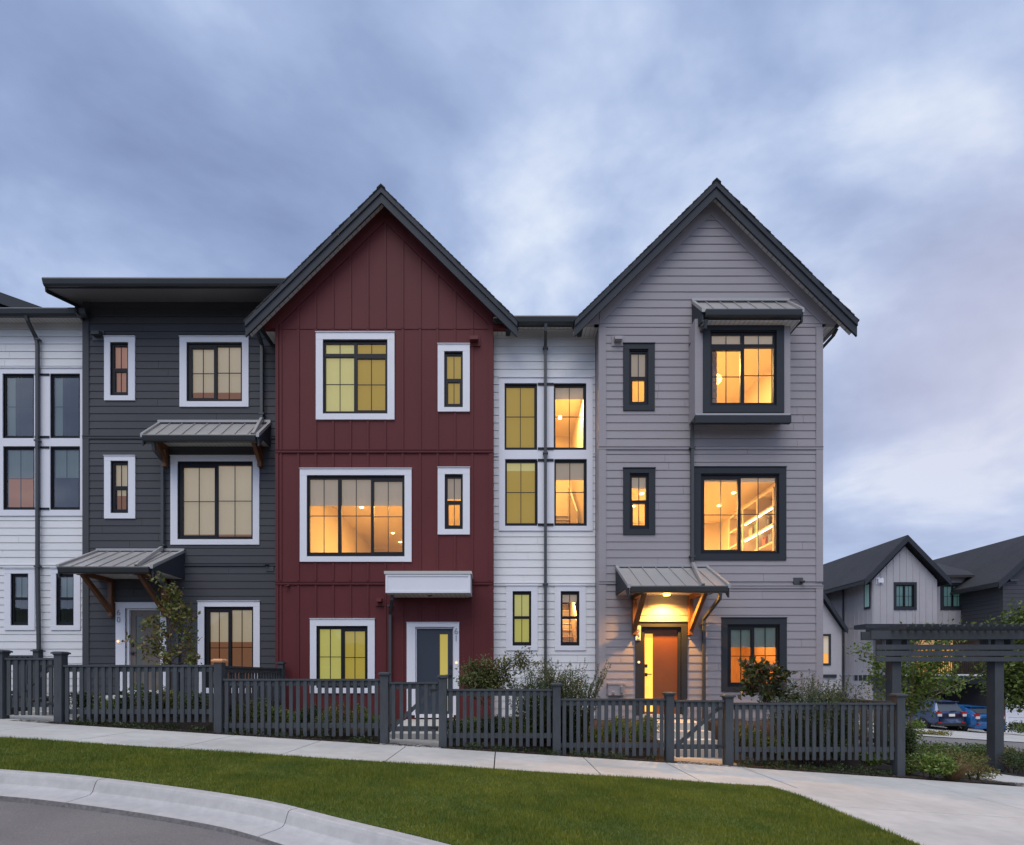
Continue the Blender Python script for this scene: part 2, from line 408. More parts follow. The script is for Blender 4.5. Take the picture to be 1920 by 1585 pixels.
def canopy(house, x0, x1, Yw, Yf, zt, zf, zgb, zs, nseam, brackets=(), bz=None, side=M_FASC, valance=None, pipe=None, lamp=False):
    """metal shed roof on the wall: top zt at the wall, zf at the front, gutter bottom zgb, soffit zs"""
    mb = MB()
    mb.prism_x([(Yw, zt), (Yf, zf), (Yf, zf-.02), (Yw, zt-.02)], x0, x1)
    for i in range(1, nseam):
        xs = x0+(x1-x0)*i/nseam
        mb.prism_x([(Yw-.02, zt+.022), (Yf, zf+.022), (Yf, zf+.001), (Yw-.02, zt+.001)], xs-.007, xs+.007)
    for xs in (x0, x1-.07):
        mb.prism_x([(Yw-.01, zt+.045), (Yf-.03, zf+.045), (Yf-.03, zf-.045), (Yf-.028, zf-.045), (Yf+.01, zf-.001), (Yw-.01, zt+.001)], xs, xs+.07)
    mb.box(x0, x1, Yw-.06, Yw-.022, zt+.0, zt+.06)
    c = mb.build('canopy', M_METAL, house)
    mb = MB()
    if zs is not None:
        pol = [(Yf+.01, zf-.022), (Yf+.01, zf-.25), (Yf+.24, zs), (Yw-.018, zs), (Yw-.018, zt-.022)]
        for xs in (x0+.01, x1-.05): mb = MB(); mb.prism_x(pol, xs, xs+.04); mb.build('side_board', side, c)
        mb = MB(); mb.box(x0+.05, x1-.05, Yf+.05, Yw-.018, zs, zs+.02); mb.build('canopy_soffit', M_SOFW, c)
    mb = MB()
    mb.prism_x([(Yf-.075, zf-.005), (Yf-.085, zf-.03), (Yf-.06, zgb+.03), (Yf-.04, zgb), (Yf+.04, zgb), (Yf+.04, zf-.025)], x0+.075, x1-.075)
    mb.build('gutter', M_GUT, c)
    zb = bz
    for bx in brackets:
        mb = MB(); w = .05; zz = zs-.003
        mb.box(bx-w, bx+w, Yw-.12, Yw-.018, zb, zz)                      # wall leg
        mb.box(bx-w, bx+w, Yf+.13, Yw-.121, zz-.10, zz)                  # top arm
        d0, d1 = (Yf+.22, zz-.101), (Yw-.121, zb+.20)
        mb.prism_x([(d0[0], d0[1]), (d0[0]+.13, d0[1]), (d1[0], d1[1]+.06), (d1[0], d1[1]-.10)], bx-w+.006, bx+w-.006)
        mb.build('bracket', M_WOOD, c)
    if pipe:
        xa, xb = pipe
        mb = MB(); mb.tube([(xa, Yw-.05, zt+.09), (xa, Yw-.1, zt+.045+.02), (xb, Yf+.04, zf+.07), (xb, Yf-.02, zf+.02)], .05, 4, rot=math.pi/4)
        mb.build('roof_pipe', M_METAL, c)
    if lamp:
        mb = MB(); xm = lamp; mb.tube([(xm, Yf+.9, zs-.045), (xm, Yf+.9, zs-.001)], .075, 16); mb.build('porch_light', M_LAMPB, c)
    return c

def spout(house, pts, r=.048, name='downspout', straps=()):
    mb = MB(); mb.tube(pts, r, 4, rot=math.pi/4)
    o = mb.build(name, M_SPOUT, house)
    if straps:
        mb = MB()
        for (x, y, z) in straps: mb.box(x-.065, x+.065, y-.042, y+.05, z-.02, z+.02)
        mb.build('strap', M_SPOUT, o)
    return o

def text_part(txt, size, loc, m, parent, align='CENTER'):
    cu = bpy.data.curves.new('digit', 'FONT'); cu.body = txt; cu.size = size; cu.extrude = .004; cu.align_x = align
    tmp = bpy.data.objects.new('digit', cu); COL.objects.link(tmp)
    bpy.context.view_layer.update()
    me = bpy.data.meshes.new_from_object(tmp.evaluated_get(bpy.context.evaluated_depsgraph_get()))
    bpy.data.objects.remove(tmp, do_unlink=True)
    me.materials.clear(); me.materials.append(m)
    o = bpy.data.objects.new('house_number', me); COL.objects.link(o)
    org = Vector((0, 0, 0)); p = parent
    while p: org += Vector(p.location); p = p.parent
    o.parent = parent; o.location = Vector(loc)-org; o.rotation_euler = (math.pi/2, 0, 0)
    return o

def door(house, Y, trim, op, slab, glass, zbot, tm, dm, gm, hleft=True, digits=None, plate=False, bell=None, numx=None, numy=None):
    tx0, tx1, _, tz1 = px_rect(trim, Y); ox0, ox1, _, oz1 = px_rect(op, Y); sx0, sx1, _, sz1 = px_rect(slab, Y)
    gx0, gx1, gz0, gz1 = px_rect(glass, Y)
    mb = MB()
    for r in subtract([(sx0, sx1, zbot+.02, sz1)], [(gx0, gx1, gz0, gz1)]): mb.box(r[0], r[1], Y+.07, Y+.11, r[2], r[3])
    d = mb.build('door', dm, house)
    mb = MB(); mb.box(tx0, tx1, Y-.036, Y+.02, oz1, tz1); mb.box(tx0, ox0, Y-.034, Y+.02, zbot, oz1); mb.box(ox1, tx1, Y-.034, Y+.02, zbot, oz1)
    mb.box(ox0-.001, sx0, Y+.02, Y+.119, zbot, oz1); mb.box(sx1, ox1+.001, Y+.02, Y+.119, zbot, oz1); mb.box(sx0, sx1, Y+.02, Y+.119, sz1, oz1)
    mb.box(tx0-.01, tx1+.01, Y-.055, Y, tz1+.001, tz1+.014)
    mb.build('trim', tm, d)
    mb = MB(); mb.box(gx0, gx1, Y+.085, Y+.095, gz0, gz1); mb.build('door_glass', gm, d)
    mb = MB(); mb.box(ox0, ox1, Y-.08, Y+.118, zbot-.06, zbot+.018); mb.build('sill', M_TRIMW if tm is M_TRIMW else M_CONC, d)
    hx = sx0+.06 if hleft else sx1-.06
    mb = MB(); zz = zbot+.98
    mb.box(hx-.03, hx+.03, Y+.045, Y+.069, zz+.16, zz+.24)
    mb.box(hx-.03, hx+.03, Y+.045, Y+.069, zz-.05, zz+.03); s = 1 if hleft else -1
    mb.tube([(hx, Y+.04, zz), (hx, Y+.01, zz), (hx+s*.12, Y+.01, zz)], .012, 8)
    mb.build('handle', M_PLASTIC, d)
    if bell:
        bx, bz = X(bell[0], Y), Z(bell[1], Y)
        mb = MB(); mb.tube([(bx, Y-.05, bz), (bx, Y-.035, bz)], .028, 12); mb.build('doorbell', mat('bell_glow', (.8, .5, .3), .4, emit=(1, .5, .22), estr=1.6), d)
    if digits:
        nx = X(numx, Y)
        if plate:
            mb = MB(); mb.box(nx-.06, nx+.06, Y-.046, Y-.036, Z(1201.5, Y), Z(1174, Y)); mb.build('number_plate', mat('number_plate_white', (.8, .76, .7), .5), d)
        yy = Y-.053 if plate else Y-.043
        for k, ch in enumerate(digits):
            text_part(ch, .205, (nx, yy, Z(numy+13.3*(k+1), Y)), mat('number_metal', (.30, .30, .31), .4, metal=.3), d)
    return d

def vent(house, Y, cx, cy, w=.2, h=.16, m=None):
    x, z = X(cx, Y), Z(cy, Y); mb = MB()
    mb.box(x-w/2-.05, x+w/2+.05, Y-.03, Y, z-h/2-.09, z+h/2+.05)
    mb.prism_x([(Y-.03, z+h/2), (Y-.14, z+h/4), (Y-.15, z-h/2), (Y-.03, z-h/2)], x-w/2, x+w/2)
    return mb.build('vent_hood', m, house)

def belt(mb, x0, x1, Y, zc, t=.03):
    mb.box(x0, x1, Y-.035, Y+.01, zc-.01, zc+.05); mb.box(x0, x1, Y-.048, Y+.0, zc+.051, zc+.062)

# ================================================================== HOUSES
# ---- red house 61
Y = 12.5; YR = Y
H = thing('townhouse', (-2.85, Y, .6), 'dark red board and batten townhouse with steep gable, number 61 on its white door trim', 'house', 'row of townhouses')
x0, x1 = X(517, Y), X(925, Y); zb = .2; ze = Z(617, Y)+.002; xc = X(715, 12.16); zga = Z(349.5, 12.16)-.42; hga = (zga-ze)/.985
wins = [((593, 625, 740, 788), (606, 638, 727, 777), 'transR', [(644, 772, B_PALE, 608, 668), (644, 772, B_YEL2, 669, 726)], None),
        ((821, 647, 881, 773), (833, 660, 868, 765), 'hung', [(664, 758, B_YEL2)], None),
        ((563, 880, 772, 1054), (576, 892, 759, 1044), 'tri', [(896, 945, B_GREY)], 'room'),
        ((821, 878, 881, 1003), (834, 890, 868, 993), 'hung', [(894, 932, B_GREY)], 'room'),
        ((582, 1161, 703, 1300), (594, 1174, 690, 1290), 'slideR', [(1178, 1286, B_GREEN, 596, 643), (1178, 1286, B_YEL, 644, 689)], None)]
holes = [px_rect(w[1], Y) for w in wins]
zdb = Z(1341, Y)
dop = (779, 1176, 851, 1341); holes.append(px_rect(dop, Y))
mb = MB()
for r in subtract([(x0, x1, zb, ze)], holes): mb.box(r[0], r[1], Y+.0, Y+.12, r[2], r[3])
zap = Z(346, 12.16)-.36; 
mb.prism_y([(xc-hga, ze), (xc+hga, ze), (xc, zga)], Y, Y+.12)
bx = X(527, Y)
while bx < x1:
    h = zga-.985*(abs(bx-xc)+.03)
    zs_ = [(zb, Z(1094, Y)-.01), (Z(1094, Y)+.06, Z(848, Y)-.01), (Z(848, Y)+.06, Z(617, Y)-.008), (Z(617, Y)+.010, h)]
    for a, b in zs_:
        if b > a+.05:
            for r in subtract([(bx-.024, bx+.024, a, b)], holes): mb.box(r[0], r[1], Y-.02, Y+.0005, r[2], r[3])
    bx += 32.6/76.8
mb.box(x0, x0+.075, Y-.024, Y+.0005, zb, Z(612, Y)); mb.box(x1-.075, x1, Y-.024, Y+.0005, zb, Z(612, Y))
mb.box(x0+.075, x1-.075, Y-.012, Y+.0005, Z(617, Y)-.008, Z(617, Y)+.008)
W_ = mb.build('wall', M_RED, H)
for c in (Z(849, Y), Z(1096, Y)): mb = MB(); belt(mb, x0-.005, x1+.005, Y, c); mb.build('belt_trim', M_RED, H)
shell(H, M_RED, x0, x1, Y, zb, ze, gab=((x0+x1)/2, ze+2.6))
for w in wins:
    window(H, Y, w[0], w[1], w[2], M_TRIMW, w[3], niche=None if w[4] == 'room' else B_YEL2)
room(H, Y, X(545, Y), X(905, Y), Z(1075, Y), Z(872, Y), 8.2, 210, lamps=((-4.28, 14.3), (-4.26, 15.6), (-3.9, 18.4), (-3.87, 19.6)), lpos=(-2.4, Y+2.9, Z(872, Y)-.1))
gable_roof(H, X(715, 12.16), 3.23, Z(349.5, 12.16), .985, 12.16, Y+9.6, Y, x0, x1, Z(617, Y), M_RED)
door(H, Y, (763, 1168, 861, 1341), dop, (781, 1179, 849, 1341), (824, 1189, 839, 1334), zdb, M_TRIMW, mat('door_slate', (.035, .045, .062), .4, .03), B_YEL, hleft=False, digits='61', numx=855.5, numy=1176, bell=(856, 1243))
# box canopy
mb = MB(); Yc = 11.85; cx0, cx1 = X(723, Yc), X(882, Yc); cz0, cz1 = Z(1112, Yc), Z(1077, Yc)
mb.box(cx0, cx1, Yc, Y-.025, cz0, cz1)
c = mb.build('canopy', M_TRIMW, H)
mb = MB(); mb.box(cx0-.03, cx1+.03, Yc-.03, Y-.026, cz1+.001, cz1+.07); mb.build('cap_flashing', mat('light_flashing', (.5, .49, .46), .45), c)
mb = MB(); t = .05
for b in ((cx0, cx1, cz0, cz0+t), (cx0, cx1, cz1-t, cz1), (cx0, cx0+t, cz0+t, cz1-t), (cx1-t, cx1, cz0+t, cz1-t)): mb.box(b[0], b[1], Yc-.014, Yc-.001, b[2], b[3])
mb.build('panel_edge', M_TRIMW, c)
mb = MB(); mb.box(cx0+.08, cx1-.08, Yc+.06, Y-.03, cz0-.012, cz0-.001); mb.build('canopy_soffit', M_SOFW, c)
mb = MB(); mb.tube([((cx0+cx1)/2, Yc+.3, cz0-.03), ((cx0+cx1)/2, Yc+.3, cz0-.013)], .05, 12); mb.build('porch_light', M_PLASTIC, c)
xs = X(733, Y)
spout(H, [(cx0+.1, Yc+.25, cz0), (cx0+.1, Yc+.25, cz0-.12), (xs, Y-.07, cz0-.42), (xs, Y-.07, .5)], straps=[(xs, Y-.07, Z(1137, Y))])
vent(H, Y, 889, 639, .2, .12, M_RED); vent(H, Y, 713, 1126, .12, .1, M_RED)
mb = MB(); mb.tube([(X(537, Y), Y-.12, Z(1102, Y)), (X(543, Y), Y, Z(1098, Y))], .025, 8); mb.build('hose_bib', M_RED, H)
xs = X(493, 13.0)

# ---- grey house 62
Y = 12.3
H = thing('townhouse', (5.03, Y, .6), 'light grey lap siding townhouse with dark trim, a box bay and a glowing porch', 'house', 'row of townhouses')
HG = H
x0, x1 = X(1123, Y), X(1541, Y); ze = Z(608, Y); xc = (x0+x1)/2
YB = 11.9
bayhole = (X(1340, Y)+.05, X(1462, Y)-.05, Z(765, Y), Z(612, Y)-.06)
wins = [((1168, 646, 1227, 771), (1179, 656, 1215, 761), 'hung', [(660, 703, B_GREY)]),
        ((1168, 879, 1228, 1003), (1180, 888, 1216, 993), 'hung', [(893, 912, B_GREY)]),
        ((1300, 877, 1473, 1051), (1313, 889, 1460, 1039), 'slideL', [(893, 900, B_GREY)]),
        ((1352, 1159, 1474, 1297), (1363, 1171, 1461, 1288), 'slideL', [(1175, 1212, B_SEA)])]
holes = [px_rect(w[1], Y) for w in wins]+[bayhole]
dop = (1202, 1176, 1277, 1341); holes.append(px_rect(dop, Y)); zdb = Z(1341, Y)
mb = MB(); zb = .2
zl1, zl2 = Z(1096, Y), Z(843, Y)
lap_wall(mb, x0, x1, zb, zl1, Y, holes, phase=.02); lap_wall(mb, x0, x1, zl1+.001, zl2, Y, holes, phase=.06); lap_wall(mb, x0, x1, zl2+.001, ze, Y, holes, gab=(X(1341, 12.04), Z(341.5, 12.04)-.42, .985), phase=.06)
mb.build('wall', M_GREY, H)
for a, b in ((x0-.012, X(1136, Y)), (X(1529, Y), x1+.012)):
    mb = MB()
    for c0, c1 in ((zb, zl1-.012), (zl1+.064, zl2-.012), (zl2+.064, Z(615, Y))): mb.box(a, b, Y-.03, Y+.01, c0, c1)
    mb.build('corner_board', M_GREY, H)
for a, b, c in ((x0-.014, x1+.014, zl2), (x0-.014, X(1160, Y), Z(1095, Y)), (X(1368, Y), x1+.014, Z(1103, Y))): mb = MB(); belt(mb, a, b, Y, c); mb.build('belt_trim', M_GREY, H)
shell(H, M_GREY, x0, x1, Y, zb, ze, gab=(xc, ze+2.6))
for w in wins: window(H, Y, w[0], w[1], w[2], M_TRIMD, w[3])
# rooms: top, middle, ground
zt_ = Z(612, Y)-.08
room(H, Y, X(1150, Y), X(1500, Y), Z(800, Y), zt_, 3.6, 230, lpos=(X(1300, Y)+.3, Y+1.2, zt_-.15))
RM = room(H, Y, X(1150, Y), X(1500, Y), Z(1060, Y), Z(872, Y), 4.6, 380, lamps=((6.47, 15.2), (6.42, 14.15), (3.9, 14.2), (3.93, 15.25)), lpos=(4.4, Y+2.4, Z(872, Y)-.1))
room(H, Y, X(1320, Y), X(1490, Y), Z(1330, Y), Z(1150, Y), 2.6, 70, m=M_ROOMW, lpos=(X(1410, Y), Y+1.2, Z(1150, Y)-.1), col=(1, .62, .28))
gable_roof(H, X(1341, 12.04), 3.31, Z(341.5, 12.04), .985, 12.0, Y+9.6, Y, x0, x1, Z(608, Y), M_GREY)
# bay
mb = MB(); bx0, bx1 = X(1303, YB), X(1482, YB); bz0, bz1 = Z(777, YB), Z(598, YB)
bfr = (1331, 621, 1455, 762); hb = px_rect(bfr, YB)
for r in subtract([(bx0, bx1, bz0, bz1)], [hb]): mb.box(r[0], r[1], YB, YB+.05, r[2], r[3])
mb.box(bx0, bx0+.06, YB+.05, Y-.017, bz0, bz1); mb.box(bx1-.06, bx1, YB+.05, Y-.017, bz0, bz1); mb.box(bx0+.06, bx1-.06, YB+.05, Y-.017, bz0, bz0+.05)
mb.box(bx0+.06, bx1-.06, YB+.05, Y-.017, bz1-.05, bz1)
bay = mb.build('bay_box', M_GREY, H)
w = window(H, YB, (1318, 603, 1469, 775), bfr, 'transL', M_TRIMD, [(626, 640, B_GREY)])
mb = MB(); mb.box(X(1302, YB), X(1481, YB), YB-.06, YB+.03, Z(795, YB), Z(781, YB)); mb.build('bay_sill', M_TRIMD, bay)
mb = MB(); mb.box(X(1303, YB), X(1480, YB), YB-.05, Y-.02, Z(780.8, YB), Z(777.2, YB)); mb.build('bay_flashing', M_METAL, bay)
# curtain inside bay
mb = MB(); Yq = Y+.25
for k in range(10):
    a = X(1446, Yq)+k*.028; mb.quad((a, Yq+.03*math.sin(k*1.7), Z(770, Y)), (a+.028, Yq+.03*math.sin((k+1)*1.7), Z(770, Y)), (a+.028, Yq+.03*math.sin((k+1)*1.7), zt_-.1), (a, Yq+.03*math.sin(k*1.7), zt_-.1))
mb.build('curtain', mat('curtain_linen', (.5, .42, .34), .8), w)
canopy(H, X(1296, Y), X(1478, Y), Y, 11.67, Z(567, Y), Z(583, 11.67), Z(596, 11.67), Z(599, 11.67), 7)
canopy(H, X(1153, Y), X(1327, Y), Y, 11.1, Z(1064, Y), Z(1099, 11.1), Z(1112, 11.1), Z(1117, Y), 7, brackets=(X(1188, Y), X(1293, Y)), bz=Z(1191, Y), pipe=(X(1296, Y), X(1318, 11.1)), lamp=X(1250, 12.0))
door(H, Y, (1191, 1167, 1288, 1341), dop, (1208, 1180, 1272, 1341), (1210.5, 1188, 1226, 1335), zdb, M_TRIMD, mat('door_brown', (.17, .058, .018), .45, .08), cloth('door_light_yellow', (.5, .4, .1), (1, .60, .08), .9), digits='62', plate=True, numx=1195.5, numy=1173.5, bell=(1197, 1242))
xs = X(1297, Y)-.02
spout(H, [(X(1324, 11.7), 11.70, Z(600, 11.7)), (X(1322, 11.75), 11.74, Z(615, 11.75)), (X(1300, Y), Y-.09, Z(640, Y)), (xs, Y-.08, Z(655, Y)), (xs, Y-.08, Z(1056, Y))], straps=[(xs, Y-.08, Z(843, Y)), (xs, Y-.08, Z(1045, Y)), (xs, Y-.08, Z(650, Y))])
xs = X(1317, Y)
spout(H, [(X(1350, 11.1), 11.08, Z(1110, 11.1)), (X(1350, 11.1), 11.12, Z(1122, 11.1)), (xs, Y-.09, Z(1162, Y)), (xs, Y-.09, Z(1176, Y)), (xs, Y-.09, .55)], straps=[(xs, Y-.09, Z(1171, Y))])
# gutter on the right side eave with its elbow
xg = 5.03+3.31-.02
spout(H, [(xg-.2, Y+.1, Z(612, Y)), (xg-.25, Y+.15, Z(622, Y)), (x1+.08, Y+.35, Z(640, Y)-.1), (x1+.07, Y+.4, .5)])
vent(H, Y, 1157.5, 639, .18, .11, M_GREY)
mb = MB(); mb.box(X(1487, Y), X(1504, Y), Y-.04, Y, Z(1096, Y), Z(1084, Y)); mb.tube([(X(1500, Y), Y-.04, Z(1091, Y)), (X(1500, Y)+.02, Y-.13, Z(1093, Y))], .035, 10); mb.build('wall_light', M_SPOUT, H)
mb = MB(); mb.box(X(1139, Y), X(1170, Y), Y-.10, Y-.016, Z(1304, Y), Z(1284, Y)); mb.box(X(1138, Y), X(1171.5, Y), Y-.12, Y-.016, Z(1283.8, Y), Z(1281, Y))
bo = mb.build('meter_box', M_GREY, H)
mb = MB(); mb.tube([(X(1163, Y), Y-.14, Z(1288, Y)), (X(1163, Y), Y-.14, Z(1299, Y))], .04, 10); mb.tube([(X(1148, Y), Y-.12, Z(1298, Y)), (X(1148, Y), Y-.12, Z(1302, Y))], .03, 8); mb.build('meter', M_STEEL, bo)
# porch lamp light
l = bpy.data.lights.new('porch_lamp', 'SPOT'); l.energy = 460; l.color = (1, .46, .08); l.spot_size = math.radians(165); l.spot_blend = .6; l.shadow_soft_size = .05
lo = bpy.data.objects.new('porch_lamp', l); COL.objects.link(lo); lo.parent = H; lo.location = Vector((X(1250, 12.0), 11.96, Z(1117, Y)-.07))-Vector(H.location)
lo.rotation_euler = (math.radians(-12), 0, 0)

# bookshelf in the middle room
bs = thing('bookshelf', (6.95, Y+1.4, Z(1058, Y)), 'bookshelf with warm strip lights behind the large grey house window', 'bookshelf')
mw = mat('shelf_board', (.62, .52, .42), .6)
mb = MB(); xr0, xr1 = X(1500, Y)-.45, X(1500, Y)-.02
for yy in (Y+.35, Y+1.15, Y+1.95, Y+2.8): mb.box(xr0, xr1, yy, yy+.05, Z(1058, Y), Z(905, Y))
mb.build('upright', mw, bs)
for zz in (Z(1010, Y), Z(975, Y), Z(940, Y), Z(906, Y)):
    mb = MB(); mb.box(xr0+.01, xr1, Y+.4, Y+2.8, zz, zz+.05); s_ = mb.build('shelf', mw, bs)
    if zz > Z(976, Y) and zz < Z(930, Y):
        mb = MB(); mb.box(xr0+.02, xr0+.05, Y+.45, Y+1.9, zz-.025, zz-.004); mb.build('strip_light', M_LAMP, s_)
for (yy, zz, h, cc) in ((.6, 1010, .28, (.2, .22, .3)), (.9, 1010, .25, (.35, .12, .1)), (1.3, 975, .3, (.15, .25, .2)), (1.6, 975, .24, (.5, .4, .3)), (.7, 975, .26, (.1, .1, .12))):
    b = thing('book_stack', (xr0+.15, Y+yy, Z(zz, Y)+.051), 'row of %s books on the lit shelf' % {.2: 'blue', .35: 'red', .15: 'green', .5: 'tan', .1: 'black'}[cc[0]], 'books', 'books on the lit shelves')
    mb = MB()
    for q in range(5): mb.box(xr0+.08, xr0+.28, Y+yy+q*.035, Y+yy+q*.035+.03, Z(zz, Y)+.051, Z(zz, Y)+.051+h-.03*(q % 3))
    mb.build('book', mat('book_%d' % int(cc[0]*100), cc, .7), b)
# pendant in the top room
pd = thing('pendant_lamp', (X(1342, Y+1), Y+1, Z(712, Y+1)), 'round glowing pendant lamp behind the bay window of the grey house', 'lamp')
mb = MB(); mb.sphere((X(1342, Y+1), Y+1, Z(712, Y+1)), .15, sz=.8); mb.build('lamp_shade', mat('pendant_glow', (.9, .7, .4), .5, emit=(1, .62, .18), estr=4), pd, True)
mb = MB(); mb.tube([(X(1342, Y+1), Y+1, Z(712, Y+1)+.11), (X(1342, Y+1), Y+1, zt_-.001)], .008, 6); mb.build('cord', M_PLASTIC, pd)

# ---- dark house 60
Y = 13.08
H = thing('townhouse', (-8.05, Y, 1.2), 'charcoal lap siding townhouse with white window trim and flat roof', 'house', 'row of townhouses')
x0, x1 = X(157, Y), X(517, YR)-.004; zb = .8; ze = Z(561, Y)
wins = [((197, 633, 254.5, 752), (208, 643, 242, 743), 'hung', [(648, 736, B_PINK)], B_BROWN),
        ((338, 633, 467, 764), (351, 643, 455, 754), 'slideL', [(648, 731, B_CREAM)], B_BROWN),
        ((197, 856, 255, 973), (209, 865, 242, 963), 'hung', [(869, 926, B_CREAM)], B_BROWN),
        ((321, 856, 487, 1022), (334, 866, 475, 1012), 'slideL', [(872, 999, B_CREAM)], B_BROWN),
        ((372, 1128, 488, 1300), (384, 1138, 476, 1290), 'slideL', [(1144, 1202, B_CREAM)], B_BROWN)]
holes = [px_rect(w[1], Y) for w in wins]
dop = (236, 1141, 302, 1296); holes.append(px_rect(dop, Y)); zdb = Z(1296, Y)
zl1, zl2 = Z(1061, Y), Z(823, Y)
mb = MB()
lap_wall(mb, x0, x1, zb, zl1, Y, holes); lap_wall(mb, x0, x1, zl1+.001, zl2, Y, holes, phase=.06); lap_wall(mb, x0, x1, zl2+.001, ze, Y, holes, phase=.06)
mb.build('wall', M_DARK, H)
mb = MB()
for c0, c1 in ((zb, zl1-.012), (zl1+.064, zl2-.012), (zl2+.064, ze-.02)): mb.box(x0-.012, x0+.15, Y-.03, Y+.01, c0, c1)
mb.build('corner_board', M_DARK, H)
for c in (zl1, zl2): mb = MB(); belt(mb, x0-.013, x1, Y, c); mb.build('belt_trim', M_DARK, H)
shell(H, M_DARK, x0, x1, Y, zb, ze)
for w in wins: window(H, Y, w[0], w[1], w[2], M_TRIMW, w[3], niche=w[4])
door(H, Y, (218.5, 1131, 313, 1296), dop, (241, 1144, 300, 1296), (251, 1155, 264, 1290), zdb, M_TRIMW, mat('door_taupe', (.155, .12, .10), .45, .04), mat('door_glass_grey', (.14, .15, .14), .15), digits='60', numx=224.5, numy=1141, bell=(223.5, 1203))
# roof
Yf = 12.3; rx0, rx1 = -10.93, -5.0; zf = Z(526, Yf); sl = .34; Yb = Y+9
mb = MB(); mb.prism_x([(Yf-.03, zf), (Yb, zf+sl*(Yb-Yf)), (Yb, zf+sl*(Yb-Yf)-.1), (Yf-.03, zf-.05)], rx0, rx1)
r = mb.build('roof', M_SHING, H)
mb = MB(); mb.prism_x([(Yf-.03, zf-.02), (Yf+.0, zf-.27), (Yf+.06, zf-.27), (Yb, zf+sl*(Yb-Yf)-.38), (Yb, zf+sl*(Yb-Yf)-.02)], rx0-.03, rx0-.001); mb.build('rake_board', M_FASC, r)
mb = MB(); mb.prism_x([(Yf-.12, zf-.015), (Yf-.13, zf-.05), (Yf-.10, zf-.15), (Yf-.07, zf-.19), (Yf-.031, zf-.19), (Yf-.031, zf-.015)], rx0, rx1); mb.build('gutter', M_GUT, r)
mb = MB(); mb.box(rx0, rx1, Yf-.03, Yf+.0, zf-.20, zf-.051); mb.build('fascia', M_FASC, r)
mb = MB(); mb.prism_x([(Yf, zf-.20), (Y+.4, ze+.05), (Y+.4, ze+.07), (Yf, zf-.18)], rx0, rx1); mb.build('soffit', mat('soffit_dark', (.20, .19, .19), .6, .03), r)
c0 = canopy(H, X(183, Y), X(348, Y), Y, 11.88, Z(1034, Y), Z(1063, 11.88), Z(1076, 11.88), Z(1086, Y), 7, brackets=(X(212, Y), X(311, Y)), bz=Z(1157, Y), pipe=(X(308, Y), X(256, 11.88)))
mb = MB(); mb.tube([(X(245, 12.4), 12.4, Z(1086, Y)-.04), (X(245, 12.4), 12.4, Z(1086, Y)-.002)], .05, 12); mb.build('porch_light', M_TRIMW, c0)
canopy(H, X(298, Y), X(509, Y), Y, 12.43, Z(794, Y), Z(817, 12.43), Z(829, 12.43), Z(838, Y), 9, brackets=(X(313, Y), X(490, Y)), bz=Z(878, Y), pipe=(X(494, Y), X(474, 12.43)))
xs = X(494, Y)
spout(H, [(X(480, 12.6), 12.55, Z(612, 12.6)), (X(482, 12.6), 12.6, Z(622, 12.6)), (xs, Y-.09, Z(650, Y)), (xs, Y-.09, Z(788, Y))], straps=[(xs, Y-.09, Z(780, Y))])
xs = X(309, Y)
spout(H, [(X(287, 12.45), 12.45, Z(828, 12.45)), (X(287, 12.45), 12.5, Z(842, 12.45)), (xs, Y-.08, Z(866, Y)), (xs, Y-.08, Z(1030, Y))], straps=[(xs, Y-.08, Z(1024, Y))])
xs = X(337, Y)
spout(H, [(X(300, 11.9), 11.86, Z(1074, 11.9)), (X(300, 11.9), 11.9, Z(1088, 11.9)), (xs, Y-.08, Z(1130, Y)), (xs, Y-.08, 1.0)])
vent(H, Y, 186, 629, .2, .12, M_SPOUT)
mb = MB(); mb.tube([(X(500, Y), Y-.12, Z(1061, Y)), (X(506, Y), Y, Z(1059, Y))], .025, 8); mb.box(X(500, Y), X(514, Y), Y-.03, Y-.016, Z(1072, Y), Z(1063, Y)); mb.build('hose_bib', M_SPOUT, H)

# ---- white houses (connectors)
def stair(house, x0, x1, y0, z0, n, rise=.19, run=.25):
    mb = MB()
    for i in range(n): mb.box(x0, x1, y0+i*run, y0+n*run, z0+i*rise+.02, z0+(i+1)*rise)
    o = mb.build('staircase', mat('stair_carpet', (.30, .25, .22), .9), house)
    mb = MB()
    for i in range(n): mb.box(x0-.01, x1+.01, y0+i*run-.02, y0+i*run+.02, z0+(i+1)*rise+.001, z0+(i+1)*rise+.02)
    mb.build('tread_edge', mat('stair_nosing', (.6, .5, .4), .6), o)
    mb = MB(); mb.hexa([(x1+.02, y0, z0), (x1+.06, y0, z0), (x1+.06, y0, z0+1.0), (x1+.02, y0, z0+1.0),
                        (x1+.02, y0+n*run, z0+n*rise), (x1+.06, y0+n*run, z0+n*rise), (x1+.06, y0+n*run, z0+n*rise+1.0), (x1+.02, y0+n*run, z0+n*rise+1.0)])
    mb.build('banister', mat('stair_wall', (.7, .6, .48), .7), o)
Y = 12.76
H = thing('townhouse', (1.1, Y, .6), 'narrow white house section with four tall windows between red and grey houses', 'house', 'row of townhouses')
x0, x1 = X(925, YR)+.005, X(1123, 12.3)-.005; zb = .2; ze = Z(612, Y)
quadw = [((946, 720, 1007, 845), [(724, 840, B_YEL2)]), ((1038, 720, 1099, 845), [(724, 744, B_GREY)]), ((947, 862, 1008, 987), [(866, 879, B_PALE), (880.5, 982, B_YEL2)]), ((1039, 862, 1100, 987), [(866, 896, B_GREY)])]
lows = [((961, 1109, 996, 1211), [(1114, 1206, B_GREEN)], (949, 1099, 1008, 1220)), ((1051, 1109, 1086, 1211), [(1114, 1127, B_GREY)], (1040, 1099, 1098, 1220))]
